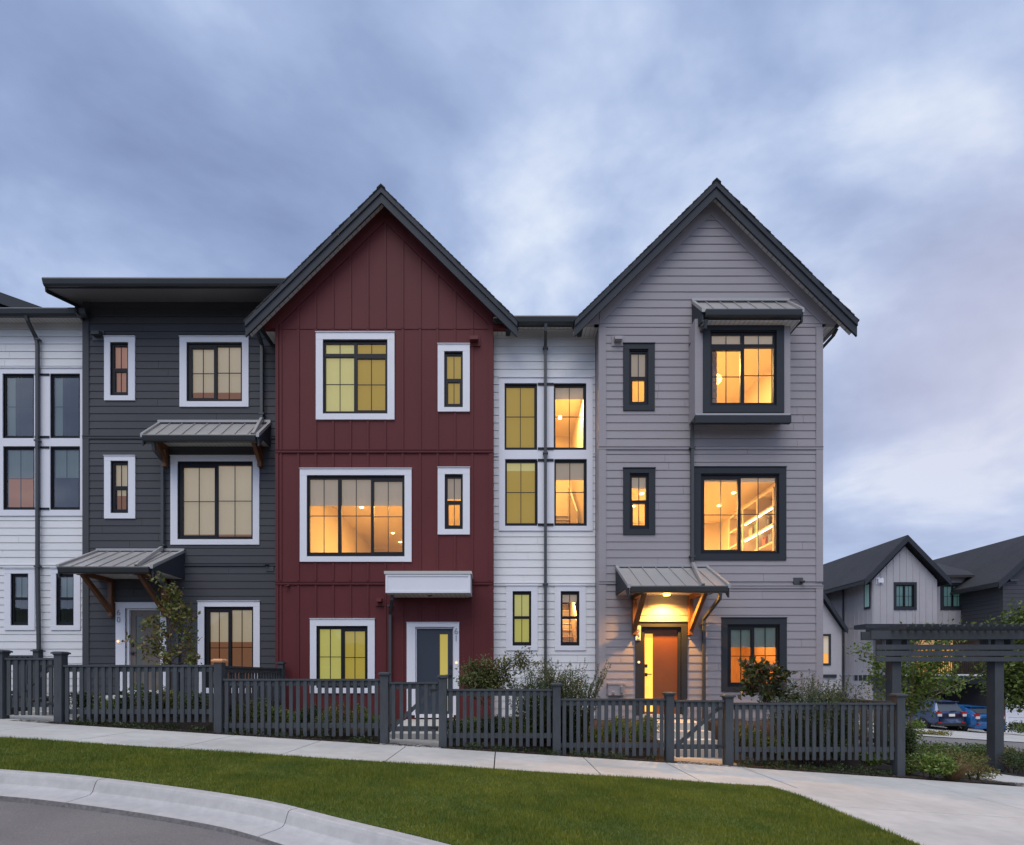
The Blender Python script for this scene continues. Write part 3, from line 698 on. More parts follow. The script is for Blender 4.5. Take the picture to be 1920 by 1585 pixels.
holes = [px_rect(q[0], Y) for q in quadw]+[px_rect(q[0], Y) for q in lows]
zl1, zl2 = Z(1098, Y), Z(856, Y)
grp = px_rect((935, 710, 1111, 996), Y)
mb = MB(); gh = [grp]
lap_wall(mb, x0, x1, zb, zl1, Y, holes, phase=.04); lap_wall(mb, x0, x1, zl1+.001, zl2, Y, holes+gh, phase=.06); lap_wall(mb, x0, x1, zl2+.001, ze, Y, holes+gh, phase=.06)
mb.build('wall', M_WHITE, H)
mb = MB()
for r in subtract([grp], holes): mb.box(r[0], r[1], Y-.034, Y+.12, r[2], r[3])
mb.box(grp[0]-.01, grp[1]+.01, Y-.055, Y-.0, grp[3]+.001, grp[3]+.014)
for yy in (722, 844, 864, 986): mb.box(X(1007, Y), X(1038, Y), Y-.04, Y-.034, Z(yy, Y)-.02, Z(yy, Y)+.02)
mb.build('window_surround', M_TRIMW, H)
for yy in (722.5, 843, 864.5, 985): mb = MB(); mb.box(X(1008, Y)+.002, X(1038, Y)-.002, Y-.052, Y-.041, Z(yy, Y)-.03, Z(yy, Y)+.03); mb.build('mullion_cap', M_FRAME, H)
for a, b, c in ((x0, x1, zl1), (x0, grp[0]-.002, zl2), (grp[1]+.002, x1, zl2)): mb = MB(); belt(mb, a, b, Y, c); mb.build('belt_trim', M_WHITE, H)
shell(H, M_WHITE, x0, x1, Y, zb, ze)
for i, q in enumerate(quadw): window(H, Y, None, q[0], 'fixed', M_TRIMW, q[1], niche=B_YEL2 if i in (0, 2) else None, horiz=.51)
for i, q in enumerate(lows): window(H, Y, q[2], q[0], 'hungb', M_TRIMW, q[1], niche=B_GREEN if i == 0 else None)
room(H, Y, X(1024, Y), x1-.15, Z(1000, Y), Z(705, Y), 3.2, 130, lpos=(X(1075, Y), Y+1.0, Z(705, Y)-.1), lamps=())
mb = MB(); mb.sphere((X(1050, Y+.6), Y+.6, Z(783, Y+.6)), .05); mb.build('wall_lamp', M_LAMP, H)
stair(H, X(1030, Y), X(1085, Y)+.1, Y+1.2, Z(1005, Y), 7)
room(H, Y, X(1030, Y), x1-.15, Z(1240, Y), Z(1100, Y), 2.4, 40, lpos=(X(1080, Y), Y+.8, Z(1100, Y)-.08), m=M_ROOMW, size=.3)
stair(H, X(1035, Y), X(1080, Y)+.05, Y+.5, Z(1235, Y), 8, .2, .2)
Yf = 12.33; zf = Z(597, Yf); gx0, gx1 = X(955, Yf), X(1095, Yf)
mb = MB(); mb.prism_x([(Yf+.02, zf), (Y+9, zf+3), (Y+9, zf+2.9), (Yf+.02, zf-.08)], x0+.01, x1-.01); r = mb.build('roof', M_SHING, H)
mb = MB(); mb.prism_x([(Yf-.10, zf-.0), (Yf-.11, zf-.03), (Yf-.08, zf-.13), (Yf-.05, zf-.165), (Yf+.019, zf-.165), (Yf+.019, zf)], gx0, gx1); mb.build('gutter', M_GUT, r)
mb = MB(); mb.box(x0, x1, Yf+.02, Y-.018, Z(618, Y), Z(618, Y)+.02)
r2 = mb.build('soffit', M_SOFW, r)
xs = X(1022, Y)
spout(H, [(X(1023, Yf), Yf-.03, zf-.16), (X(1023, Yf), Yf, zf-.3), (xs, Y-.10, Z(655, Y)), (xs, Y-.10, .55)], straps=[(xs, Y-.1, Z(658, Y)), (xs, Y-.1, Z(853, Y)), (xs, Y-.1, Z(1097, Y))])

Y = 13.3
H = thing('townhouse', (-13, Y, 1.3), 'narrow white house section with unlit windows left of the charcoal house', 'house', 'row of townhouses')
x0, x1 = -17.0, X(157, 13.08)-.006; zb = .8; ze = Z(604, Y)
quadw = [((7, 702, 66, 823), B_SEA, 1), ((96, 702, 152, 823), B_SEA, 1), ((8, 838, 67, 957), B_SEA, 2), ((96, 838, 152, 957), B_SEA, 2)]
lows = [((22, 1076, 55, 1173), (10, 1067, 67, 1182)), ((107, 1076, 140, 1173), (97, 1067, 152, 1182))]
holes = [px_rect(q[0], Y) for q in quadw]+[px_rect(q[0], Y) for q in lows]
zl1 = Z(1064, Y); grp = px_rect((-2, 692, 157, 968), Y); grp = (grp[0], min(grp[1], x1-.04), grp[2], grp[3])
mb = MB()
lap_wall(mb, x0, x1, zb, zl1, Y, holes); lap_wall(mb, x0, x1, zl1+.001, ze, Y, holes+[grp], phase=.06)
mb.build('wall', M_WHITE, H)
mb = MB()
for r in subtract([grp], holes): mb.box(r[0], r[1], Y-.034, Y+.12, r[2], r[3])
mb.box(grp[0]-.01, grp[1]+.01, Y-.055, Y-.0, grp[3]+.001, grp[3]+.014); mb.build('window_surround', M_TRIMW, H)
for yy in (704.5, 821, 840.5, 955): mb = MB(); mb.box(X(68, Y), X(95, Y), Y-.052, Y-.035, Z(yy, Y)-.025, Z(yy, Y)+.025); mb.build('mullion_cap', M_FRAME, H)
mb = MB(); belt(mb, x0, x1, Y, zl1); mb.build('belt_trim', M_WHITE, H)
shell(H, M_WHITE, x0, x1, Y, zb, ze)
for q, m_, kk in quadw:
    bl = [(706, 818, B_SEA, q[0]+1, q[0]+17)] if kk == 1 else [(842, 892, B_SEA)]
    window(H, Y, None, q, 'fixed', M_TRIMW, bl, niche=B_DIM if not (kk == 2 and q[0] < 50) else B_AMBER, gm=GLASS2)
for q, t in lows: window(H, Y, t, q, 'hungb', M_TRIMW, [(1081, 1122, B_SEA)], niche=B_DIM, gm=GLASS2)
Yf = 12.95; zf = Z(582, Yf)
mb = MB(); mb.prism_x([(Yf+.02, zf), (Y+9, zf+3), (Y+9, zf+2.9), (Yf+.02, zf-.08)], x0, x1-.01); r = mb.build('roof', M_SHING, H)
mb = MB(); mb.prism_x([(Yf-.10, zf-.0), (Yf-.11, zf-.03), (Yf-.08, zf-.13), (Yf-.05, zf-.18), (Yf+.019, zf-.18), (Yf+.019, zf)], x0, X(165, Yf)); mb.build('gutter', M_GUT, r)
mb = MB(); mb.prism_x([(Yf-.13, zf+.02), (Yf-.13, zf-.16), (Y+.1, zf-.30), (Y+.1, zf+.1)], X(148, Yf), X(148, Yf)+.05); mb.build('end_board', M_GUT, r)
mb = MB(); mb.box(x0, x1, Yf+.02, Y-.018, ze-.04, ze-.02); mb.build('soffit', M_SOFW, r)
xs = X(77, Y)
spout(H, [(X(52, Yf), Yf-.03, zf-.17), (X(52, Yf), Yf, zf-.27), (X(75, Y), Y-.10, Z(640, Y)), (xs, Y-.10, Z(655, Y)), (xs, Y-.10, Z(1060, Y)), (X(81, Y), Y-.1, .95)], straps=[(xs, Y-.1, Z(642, Y)), (xs, Y-.1, Z(830, Y)), (xs, Y-.1, Z(1064, Y))])
# far left unit: its low gable shows above the gutter
H = thing('townhouse', (-19, 15, 1.5), 'dark sloping roof end of a further townhouse, behind the white gutter at the left edge', 'house', 'row of townhouses')
Y2 = 15.5; a = (X(-260, Y2), Z(455, Y2)); b = (X(112, Y2), Z(588, Y2))
mb = MB(); mb.prism_y([(a[0], a[1]), (b[0], b[1]), (b[0], b[1]-.12), (a[0], a[1]-.12)], Y2, Y2+6); r = mb.build('roof', M_SHING, H)
mb = MB(); mb.prism_y([(a[0], a[1]-.06), (b[0], b[1]-.06), (b[0], b[1]-.36), (a[0], a[1]-.36)], Y2-.05, Y2-.002); mb.build('rake_board', M_FASC, r)
mb = MB(); mb.box(a[0], X(70, Y2), Y2+.5, Y2+5, 1.5, Z(585, Y2)); mb.prism_y([(a[0], Z(585, Y2)), (X(70, Y2), Z(585, Y2)), (a[0], a[1]-.2)], Y2+.5, Y2+5); mb.build('wall', M_DARK, H)

# ================================================================== GROUND
def sheet(name, x0, x1, y0, y1, zf, m, step=.5, kind='structure'):
    nx = max(1, int((x1-x0)/step)); ny = max(1, int((y1-y0)/step)); mb = MB()
    for j in range(ny+1):
        for i in range(nx+1):
            x = x0+(x1-x0)*i/nx; y = y0+(y1-y0)*j/ny; mb.v.append((x, y, zf(x, y)))
    for j in range(ny):
        for i in range(nx): k = j*(nx+1)+i; mb.f.append((k, k+1, k+nx+2, k+nx+1))
    o = mb.build(name, m); tag(o, kind=kind); return o
sheet('ground', -500, 700, -400, 900, lambda x, y: G(x)-.36-(max(0, y-40)*.01), M_SOIL, 20)
def yard(x, y):
    lvl = 1.12 if x < -5.5 else .58
    t = max(0, min(1, (y-9.75)/1.3)); t = t*t*(3-2*t)
    g = G(x)-.01
    for a_, b_ in ((-9.9, -8.4), (-2.35, -1.05), (3.22, 4.55)):
        if a_ < x < b_ and y > 9.4: return g-.08
    if x > 7.3: return g
    return g+(lvl-g)*t
def bumpy(x, y): return .02*math.sin(x*5.1+y*3)+.015*math.sin(x*11.3-y*7.7)
sheet('garden_soil', -18, 7.4, 9.34, 13.4, lambda x, y: yard(x, y)+bumpy(x, y), M_SOIL, .12)
sheet('garden_bed', 7.4, 24, 9.0, 16.5, lambda x, y: G(x)-.02+bumpy(x, y), M_SOIL, .2)
sheet('lane', 5, 70, 16.5, 22.3, lambda x, y: G(x)-.03, M_ASPH, 1)
sheet('driveway', 12, 70, 22.3, 40, lambda x, y: G(x), M_CONC, 1)
# sidewalk slabs
mb = MB(); xs_ = [-20+1.6*0]; joints = [-4.87-1.6*k for k in range(8, 0, -1)]+[-4.87, -3.3, -1.74, -.11, 1.5, 3.0, 4.4]
joints = [-20]+joints
for a, b in zip(joints[:-1], joints[1:]):
    g = .009
    mb.hexa([(a+g, 7.62, G(a)-.1), (b-g, 7.62, G(b)-.1), (b-g, 7.62, G(b)+.018), (a+g, 7.62, G(a)+.018),
             (a+g, 9.35, G(a)-.1), (b-g, 9.35, G(b)-.1), (b-g, 9.35, G(b)+.018), (a+g, 9.35, G(a)+.018)])
# right apron
def pslab(poly, g=0):
    n = len(mb.v); k = len(poly); mb.v.extend([(x, y, G(x)+.018) for x, y in poly]); mb.v.extend([(x, y, G(x)-.1) for x, y in poly])
    mb.f.append(tuple(range(n, n+k)))
    for i in range(k): j = (i+1) % k; mb.f.append((n+i, n+k+i, n+k+j, n+j))
def lawn_edge_x(y): return 4.12-.02*(7.6-y)-(max(0, y-7.0)**2)*.35
pslab([(4.412, 9.35), (4.412, 7.61)]+[(lawn_edge_x(7.61-q*.1)-.0, 7.61-q*.1) for q in range(0, 8)]+[(lawn_edge_x(6.5), 6.5)]+[(7.2, 6.5), (7.2, 9.28)])
pslab([(lawn_edge_x(6.49), 6.49), (lawn_edge_x(4), 4), (3.9, -2), (7.2, -2), (7.2, 6.488)])
pslab([(7.212, -2), (10.2, -2), (10.2, 9.12), (7.212, 9.28)])
pslab([(10.212, -2), (16, -2), (16, 8.6), (10.212, 9.12)])
pslab([(9.55, 9.17), (10.2, 9.13), (11.4, 9.05), (13.0, 8.9), (14.2, 9.6), (11.9, 9.95), (10.6, 10.6), (10.2, 11.2), (9.3, 11.2), (9.35, 10.2)])
pslab([(9.3, 11.21), (10.2, 11.21), (10.3, 16.4), (9.4, 16.4)])
for (a, b) in ((-9.75, -8.42), (-2.25, -1.12), (3.27, 4.5)):
    pslab([(a, 9.36), (b, 9.36), (b, 10.35), (a, 10.35)])
struct(mb.build('sidewalk', M_CONC))
# steps and landings
for (a, b, Yw, zs_, n, lab) in ((-9.85, -8.5, 13.05, Z(1296, 13.08), 4, 'charcoal house'), (-2.3, -1.1, 12.45, Z(1341, 12.5), 2, 'red house'), (3.3, 4.5, 12.25, Z(1341, 12.3), 4, 'grey house')):
    mb = MB(); zg = G((a+b)/2)+.018; ztop = zs_-.10; n_ = n; y = 10.36
    for i in range(n_):
        z = zg+(ztop-zg)*(i+1)/n_; y1 = y+.3 if i < n_-1 else Yw
        mb.box(a, b, y, y1-.002, zg-.2, z); y = y1
    o = mb.build('front_steps', M_CONC); tag(o, 'concrete front steps up to the door of the '+lab, 'steps', 'front door steps')
# kerb curve
kp = [(-20, 5.78), (-14, 5.80), (-9, 5.78), (-5.56, 5.70), (-4.2, 5.58), (-2.5, 5.17), (-1.44, 4.66), (-.26, 4.05), (.8, 3.3), (1.7, 2.2), (2.2, .8), (2.35, -1), (2.4, -4)]
def catmull(P, n=14):
    out = []
    for i in range(len(P)-1):
        p0 = P[max(i-1, 0)]; p1 = P[i]; p2 = P[i+1]; p3 = P[min(i+2, len(P)-1)]
        for k in range(n):
            t = k/n
            out.append(tuple(.5*((2*p1[j])+(-p0[j]+p2[j])*t+(2*p0[j]-5*p1[j]+4*p2[j]-p3[j])*t*t+(-p0[j]+3*p1[j]-3*p2[j]+p3[j])*t**3) for j in (0, 1)))
    out.append(P[-1]); return out
kc = catmull(kp)
nor = []
for i in range(len(kc)):
    a = kc[max(0, i-1)]; b = kc[min(len(kc)-1, i+1)]; dx, dy = b[0]-a[0], b[1]-a[1]; L = math.hypot(dx, dy); nor.append((dy/L, -dx/L))
# normal should point to the road (towards the camera, -y, at left)
nor = [(n[0], n[1]) for n in nor]
PR = [(0, .0), (.015, .014), (.11, .014), (.13, .006), (.145, -.02), (.175, -.10), (.20, -.122), (.25, -.132), (.42, -.142), (.45, -.146)]
def kz(x): return G(x)
mb = MB(); cuts = {}; L = 0; seg = []; last = 0; lens = [0]
for i in range(1, len(kc)): lens.append(lens[-1]+math.hypot(kc[i][0]-kc[i-1][0], kc[i][1]-kc[i-1][1]))
total = lens[-1]
def at_len(s):
    s = max(0, min(total-1e-6, s))
    for i in range(1, len(lens)):
        if lens[i] >= s:
            t = (s-lens[i-1])/(lens[i]-lens[i-1])
            return tuple(kc[i-1][j]+(kc[i][j]-kc[i-1][j])*t for j in (0, 1)), tuple(nor[i-1][j]+(nor[i][j]-nor[i-1][j])*t for j in (0, 1))
def len_at_x(x):
    for i in range(1, len(kc)):
        if kc[i][0] >= x: return lens[i]
cl = [len_at_x(-4.35), len_at_x(-2.0)]; d = cl[1]-cl[0]
cutl = [0]+sorted([cl[0]-d*k for k in range(0, 6) if cl[0]-d*k > .1]+[cl[1]+d*k for k in range(0, 4)])+[total]
lipmb = MB()
for a, b in zip(cutl[:-1], cutl[1:]):
    n = max(2, int((b-a)/.15)); base = len(mb.v); k = len(PR)
    for i in range(n+1):
        s = a+.005+(b-a-.010)*i/n; (px, py), (nx, ny) = at_len(s)
        for (o, z) in PR: mb.v.append((px+nx*o, py+ny*o, kz(px)+z))
        mb.v.append((px+nx*.45, py+ny*.45, kz(px)-.25)); mb.v.append((px, py, kz(px)-.25))
    kk = k+2
    for i in range(n):
        for j in range(kk-1): mb.f.append((base+i*kk+j, base+i*kk+j+1, base+(i+1)*kk+j+1, base+(i+1)*kk+j))
    mb.f.append(tuple(base+j for j in range(kk))); mb.f.append(tuple(base+n*kk+j for j in range(kk-1, -1, -1)))
    # rough dark lip where the pan meets the asphalt
    base = len(lipmb.v)
    for i in range(n+1):
        s = a+(b-a)*i/n; (px, py), (nx, ny) = at_len(s)
        lipmb.v += [(px+nx*.449, py+ny*.449, kz(px)-.147), (px+nx*.475, py+ny*.475, kz(px)-.212)]
    for i in range(n): lipmb.f.append((base+2*i, base+2*i+1, base+2*i+3, base+2*i+2))
ko = mb.build('kerb', M_CONC2); struct(ko); struct(lipmb.build('kerb_edge', M_LIP))
# road
mb = MB(); inner = []
for i in range(0, len(kc), 2):
    (px, py), (nx, ny) = kc[i], nor[i]; inner.append((px+nx*.455, py+ny*.455))
n = len(inner); m = 26
for i, (a, b) in enumerate(inner):
    for j in range(m+1):
        t = j/m; ex, ey = (-20+i/(n-1)*22, -25.0)
        x, y = a+(ex-a)*t**1.5, b+(ey-b)*t**1.5
        mb.v.append((x, y, G(x)-.198-.012*min(1, t*8)))
for i in range(n-1):
    for j in range(m): k = i*(m+1)+j; mb.f.append((k, k+1, k+m+2, k+m+1))
struct(mb.build('road', M_ASPH, smooth=True))
# lawn base
top = 7.61
def lawn_edge_x(y): return 4.12-.02*(7.6-y)-(max(0, y-7.0)**2)*.35
mb = MB(); cols = []
ni = [i for i in range(0, len(kc), 1) if kc[i][1] > 2.0]
for i in ni: cols.append(kc[i])
for j, p in enumerate(cols):
    for k in range(15):
        t = k/14; y = p[1]+(top-p[1])*t; x = min(p[0], lawn_edge_x(y))
        mb.v.append((x, y, G(x)+.012))
for j in range(len(cols)-1):
    for k in range(14): q = j*15+k; mb.f.append((q, q+15, q+16, q+1))
# patch right of the last kerb column
xl = cols[-1][0]; yl = cols[-1][1]
b0 = len(mb.v)
for j in range(8):
    for k in range(15):
        y = yl+(top-yl)*k/14; x = xl+(lawn_edge_x(y)-xl)*j/7; mb.v.append((x, y, G(x)+.012))
for j in range(7):
    for k in range(14): q = b0+j*15+k; mb.f.append((q, q+15, q+16, q+1))
b0 = len(mb.v); yk = [(kc[i][0], kc[i][1]) for i in range(len(kc)) if kc[i][1] <= yl+.01 and kc[i][1] > -1]
for (xk, y) in yk:
    for k in range(4):
        x = xk+(3.9-xk)*k/3; mb.v.append((x, y, G(x)+.012))
for j in range(len(yk)-1):
    for k in range(3): q = b0+j*4+k; mb.f.append((q, q+1, q+5, q+4))
struct(mb.build('lawn', M_LAWN))
# grass blades
def in_lawn(xx, yy):
    kx = np.array([p[0] for p in kc]); ky = np.array([p[1] for p in kc])
    yb = np.interp(xx, kx[:-6], ky[:-6], right=2.3)
    ex = 4.12-.02*(7.6-yy)-(np.maximum(0, yy-7.0)**2)*.35
    return (yy > yb-.01) & (yy < top+.01) & (xx < ex+.01)
N = 420000
gx = rng.uniform(-8.3, 4.2, N); gy = rng.uniform(3.0, 7.63, N)
ok = in_lawn(gx, gy) & (np.abs(gx) < gy*1.15+.3); gx = gx[ok]; gy = gy[ok]; n = len(gx)
gz = .212-.0635*gx+.008
hh = rng.uniform(.022, .05, n)*(1+.25*np.sin(gx*2.1+gy*1.7)*np.sin(gy*3.1)); an = rng.uniform(0, 2*np.pi, n); le = rng.uniform(.0, .03, n); la = rng.uniform(0, 2*np.pi, n)
wd = .0035
v = np.empty((n, 3, 3))
v[:, 0] = np.stack([gx-wd*np.cos(an), gy-wd*np.sin(an), gz], 1); v[:, 1] = np.stack([gx+wd*np.cos(an), gy+wd*np.sin(an), gz], 1)
v[:, 2] = np.stack([gx+le*np.cos(la), gy+le*np.sin(la), gz+hh], 1)
def np_mesh(name, verts, k, m, parent=None):
    n = len(verts); me = bpy.data.meshes.new(name)
    me.vertices.add(n*k); me.vertices.foreach_set('co', verts.reshape(-1).astype(np.float32))
    me.loops.add(n*k); me.loops.foreach_set('vertex_index', np.arange(n*k, dtype=np.int32))
    me.polygons.add(n); me.polygons.foreach_set('loop_start', np.arange(0, n*k, k, dtype=np.int32))
    try: me.polygons.foreach_set('loop_total', np.full(n, k, dtype=np.int32))
    except Exception: pass
    me.materials.append(m); me.update(calc_edges=True); me.validate()
    o = bpy.data.objects.new(name, me); COL.objects.link(o)
    if parent: o.parent = parent
    return o
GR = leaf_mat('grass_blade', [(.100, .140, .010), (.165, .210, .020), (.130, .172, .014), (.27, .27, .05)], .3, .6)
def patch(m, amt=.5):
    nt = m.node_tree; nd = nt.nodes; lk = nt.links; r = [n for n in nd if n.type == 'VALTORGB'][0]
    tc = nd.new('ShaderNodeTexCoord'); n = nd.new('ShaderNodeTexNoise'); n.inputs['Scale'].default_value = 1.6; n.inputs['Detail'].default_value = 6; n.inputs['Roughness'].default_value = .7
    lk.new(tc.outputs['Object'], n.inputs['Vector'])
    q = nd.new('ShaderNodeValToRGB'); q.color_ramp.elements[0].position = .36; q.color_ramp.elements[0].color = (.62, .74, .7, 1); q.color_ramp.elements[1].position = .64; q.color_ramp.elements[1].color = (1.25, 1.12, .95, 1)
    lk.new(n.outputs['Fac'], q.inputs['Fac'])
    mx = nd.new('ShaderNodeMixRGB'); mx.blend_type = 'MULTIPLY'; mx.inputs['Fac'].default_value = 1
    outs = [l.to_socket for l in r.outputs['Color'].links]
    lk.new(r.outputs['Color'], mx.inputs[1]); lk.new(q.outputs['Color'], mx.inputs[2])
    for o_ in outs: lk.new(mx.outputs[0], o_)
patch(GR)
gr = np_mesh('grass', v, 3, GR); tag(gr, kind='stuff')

# ================================================================== FENCES
YFN = 9.6
def post(parent, px, ptop, Yp=YFN, zbot=None, capm=None, w=.145):
    x = X(px, Yp-.07) if px > 30 or px < -30 else px
    zt = Z(ptop, Yp-.07); zb = G(x)-.1 if zbot is None else zbot
    mb = MB(); mb.box(x-w/2, x+w/2, Yp-w/2, Yp+w/2, zb, zt-.045); p = mb.build('post', M_FENCE, parent)
    mb = MB(); c = w/2+.032; z0 = zt-.044
    mb.box(x-w/2-.01, x+w/2+.01, Yp-w/2-.01, Yp+w/2+.01, z0-.02, z0)
    n = len(mb.v)
    mb.hexa([(x-c, Yp-c, z0+.001), (x+c, Yp-c, z0+.001), (x+c, Yp-c, z0+.028), (x-c, Yp-c, z0+.028), (x-c, Yp+c, z0+.001), (x+c, Yp+c, z0+.001), (x+c, Yp+c, z0+.028), (x-c, Yp+c, z0+.028)])
    a = c-.035
    mb.hexa([(x-c, Yp-c, z0+.0285), (x+c, Yp-c, z0+.0285), (x+a, Yp-a, z0+.048), (x-a, Yp-a, z0+.048), (x-c, Yp+c, z0+.0285), (x+c, Yp+c, z0+.0285), (x+a, Yp+a, z0+.048), (x-a, Yp+a, z0+.048)])
    mb.build('post_cap', capm or M_FENCE, p)
    return x
def pickets(parent, x0, x1, ptop, Yp=YFN, gate=False, h=1.07, name='picket_panel', pitch=.128, pw=.068):
    zt = Z(ptop, Yp); mb = MB()
    mb.box(x0, x1, Yp-.05, Yp+.05, zt-.035, zt)                       # cap rail
    n = max(2, int((x1-x0-.02)/pitch)); p = (x1-x0)/n
    for i in range(n):
        xm = x0+p*(i+.5); j = random.uniform(-.004, .004)
        mb.box(xm-pw/2+j, xm+pw/2+j, Yp-.038, Yp-.016+random.uniform(-.002, .002), zt-h+random.uniform(-.006, .004), zt-.036)
    mb.box(x0, x1, Yp-.015, Yp+.022, zt-.13, zt-.036)
    mb.box(x0, x1, Yp-.015, Yp+.022, zt-h+.15, zt-h+.24)
    if gate:
        mb.hexa([(x0+.02, Yp-.014, zt-h+.24), (x0+.13, Yp-.014, zt-h+.24), (x1-.02, Yp-.014, zt-.14), (x1-.13, Yp-.014, zt-.14),
                 (x0+.02, Yp+.02, zt-h+.24), (x0+.13, Yp+.02, zt-h+.24), (x1-.02, Yp+.02, zt-.14), (x1-.13, Yp+.02, zt-.14)])
    return mb.build(name, M_FENCE, parent)
def XP(px): return X(px, YFN-.07)
GF = 'grey picket fences along the sidewalk'
f = thing('picket_fence', (-11, YFN, G(-11)), 'end of a grey picket fence with a tall post at the left photo edge', 'fence', GF)
xa = post(f, -9.36, 1219); pickets(f, -12.5, xa-.08, 1232)
f = thing('picket_fence', (-5.3, YFN, G(-5.3)), 'grey picket fence in front of the charcoal house, its middle post cap coloured as lamplit', 'fence', GF)
a = post(f, 108, 1222); b = post(f, 408, 1236, capm=M_CAPLIT); c_ = post(f, 720, 1261)
pickets(f, a+.08, b-.08, 1247); pickets(f, b+.08, c_-.08, 1273)
p60r = c_
f = thing('picket_fence', (1, YFN, G(1)), 'grey picket fence in two steps in front of the white middle house', 'fence', GF)
a2 = post(f, 830, 1266); b2 = post(f, 1044, 1281); c2 = post(f, 1257, 1298)
pickets(f, a2+.08, b2-.08, 1292); pickets(f, b2+.08, c2-.08, 1310)
f = thing('picket_fence', (6, YFN, G(6)), 'grey picket fence at the lower right end, turning back beside the pergola', 'fence', GF)
a3 = post(f, 1368, 1303); b3 = post(f, 1690, 1301); pickets(f, a3+.08, b3-.08, 1318)
# return towards the house
def side_fence(parent, x, y0, y1, zt, h=1.0, pitch=.128):
    mb = MB(); mb.box(x-.05, x+.05, y0, y1, zt-.035, zt); n = int((y1-y0)/pitch)
    for i in range(n):
        ym = y0+(i+.5)*(y1-y0)/n; mb.box(x-.036, x-.014, ym-.034, ym+.034, zt-h, zt-.036)
    mb.box(x-.013, x+.02, y0, y1, zt-.13, zt-.036); mb.box(x-.013, x+.02, y0, y1, zt-h+.15, zt-h+.24)
    return mb.build('picket_panel', M_FENCE, parent)
side_fence(f, b3, YFN+.08, 11.15, E-.46)
post(f, b3+.0, 0, 11.2) if False else None
def post_at(parent, x, y, zt, zb, w=.13):
    mb = MB(); mb.box(x-w/2, x+w/2, y-w/2, y+w/2, zb, zt-.04); p = mb.build('post', M_FENCE, parent)
    mb = MB(); c = w/2+.03; mb.box(x-c, x+c, y-c, y+c, zt-.039, zt-.01); mb.box(x-c+.03, x+c-.03, y-c+.03, y+c-.03, zt-.0095, zt+.008); mb.build('post_cap', M_FENCE, p)
post_at(f, b3, 11.2, E-.34, G(b3))
f = thing('picket_fence', (-5.35, 11, .8), 'grey dividing fence running back between the charcoal and the red house', 'fence', 'grey dividing fences between the yards')
side_fence(f, b, YFN+.08, 12.2, E+.215); post_at(f, b, 12.28, E+.36, .7)
f = thing('picket_fence', (1.05, 11, .6), 'grey dividing fence behind the rosemary bushes of the white middle house', 'fence', 'grey dividing fences between the yards')
side_fence(f, b2+.2, YFN+.15, 12.2, E-.45)
f = thing('picket_fence', (-11.5, 12, 1.1), 'short grey fence behind the left gate, against the white house wall', 'fence', 'grey dividing fences between the yards')
post_at(f, -10.86, 12.0, E+.64, 1.0); pickets(f, -13, -10.93, 1229, Yp=12.0)
GG = 'grey picket gates'
for (xa_, xb_, t, lab) in ((-9.36+.08, a-.08, 1234, 'grey picket gate at the far left, between two wide posts'), (c_+.08, a2-.08, 1279, 'grey picket gate with a diagonal brace in front of the red house'), (c2+.08, a3-.08, 1313, 'grey picket gate on the path to the lit porch of the grey house')):
    g_ = thing('picket_gate', ((xa_+xb_)/2, YFN, G(xa_)), lab, 'gate', GG)
    pickets(g_, xa_+.012, xb_-.012, t, gate=True, name='gate_panel')
    mb = MB(); zt = Z(t, YFN)
    for zz in (zt-.15, zt-.85): mb.box(xb_-.16, xb_-.0, YFN-.046, YFN-.0385, zz-.02, zz+.02)
    mb.build('hinge', M_PLASTIC, g_)

# ---- pergola
P = thing('pergola', (10.0, 11.57, G(10)), 'dark grey timber pergola with slatted top over the garden path', 'pergola')
for x in (8.86, 11.16):
    mb = MB(); mb.box(x-.1, x+.1, 11.47, 11.67, G(x)-.1, Z(1196, 11.57)); p = mb.build('post', M_FENCE, P)
    mb = MB(); mb.box(x-.125, x+.125, 11.445, 11.695, G(x)+.0, G(x)+.18); mb.build('post_base', M_FENCE, p)
zb1 = Z(1184, 11.57); 
for yy in (11.40, 11.70):
    mb = MB(); mb.box(8.24, 11.72, yy, yy+.045, zb1-.19, zb1)
    mb.build('beam', M_FENCE, P)
for x in (8.55, 9.10, 10.92, 11.42):
    mb = MB(); mb.box(x-.03, x+.03, 11.45, 11.66, zb1-.48, zb1-.02); mb.build('spacer_block', M_FENCE, P)
for i, (q0, q1) in enumerate(((1209, 1218.5), (1220.5, 1230), (1232, 1240.5))):
    mb = MB(); mb.box(8.33, 11.66, 11.36, 11.40-.002, Z(q1, 11.38), Z(q0, 11.38))
    mb.build('slat', M_FENCE, P)
for k in range(18):
    x = 8.70+k*.172
    mb = MB(); mb.prism_x([(10.95, zb1+.10), (10.95, zb1+.05), (11.0, zb1+.002), (12.15, zb1+.002), (12.2, zb1+.05), (12.2, zb1+.10)], x-.022, x+.022); mb.build('rafter', M_FENCE, P)

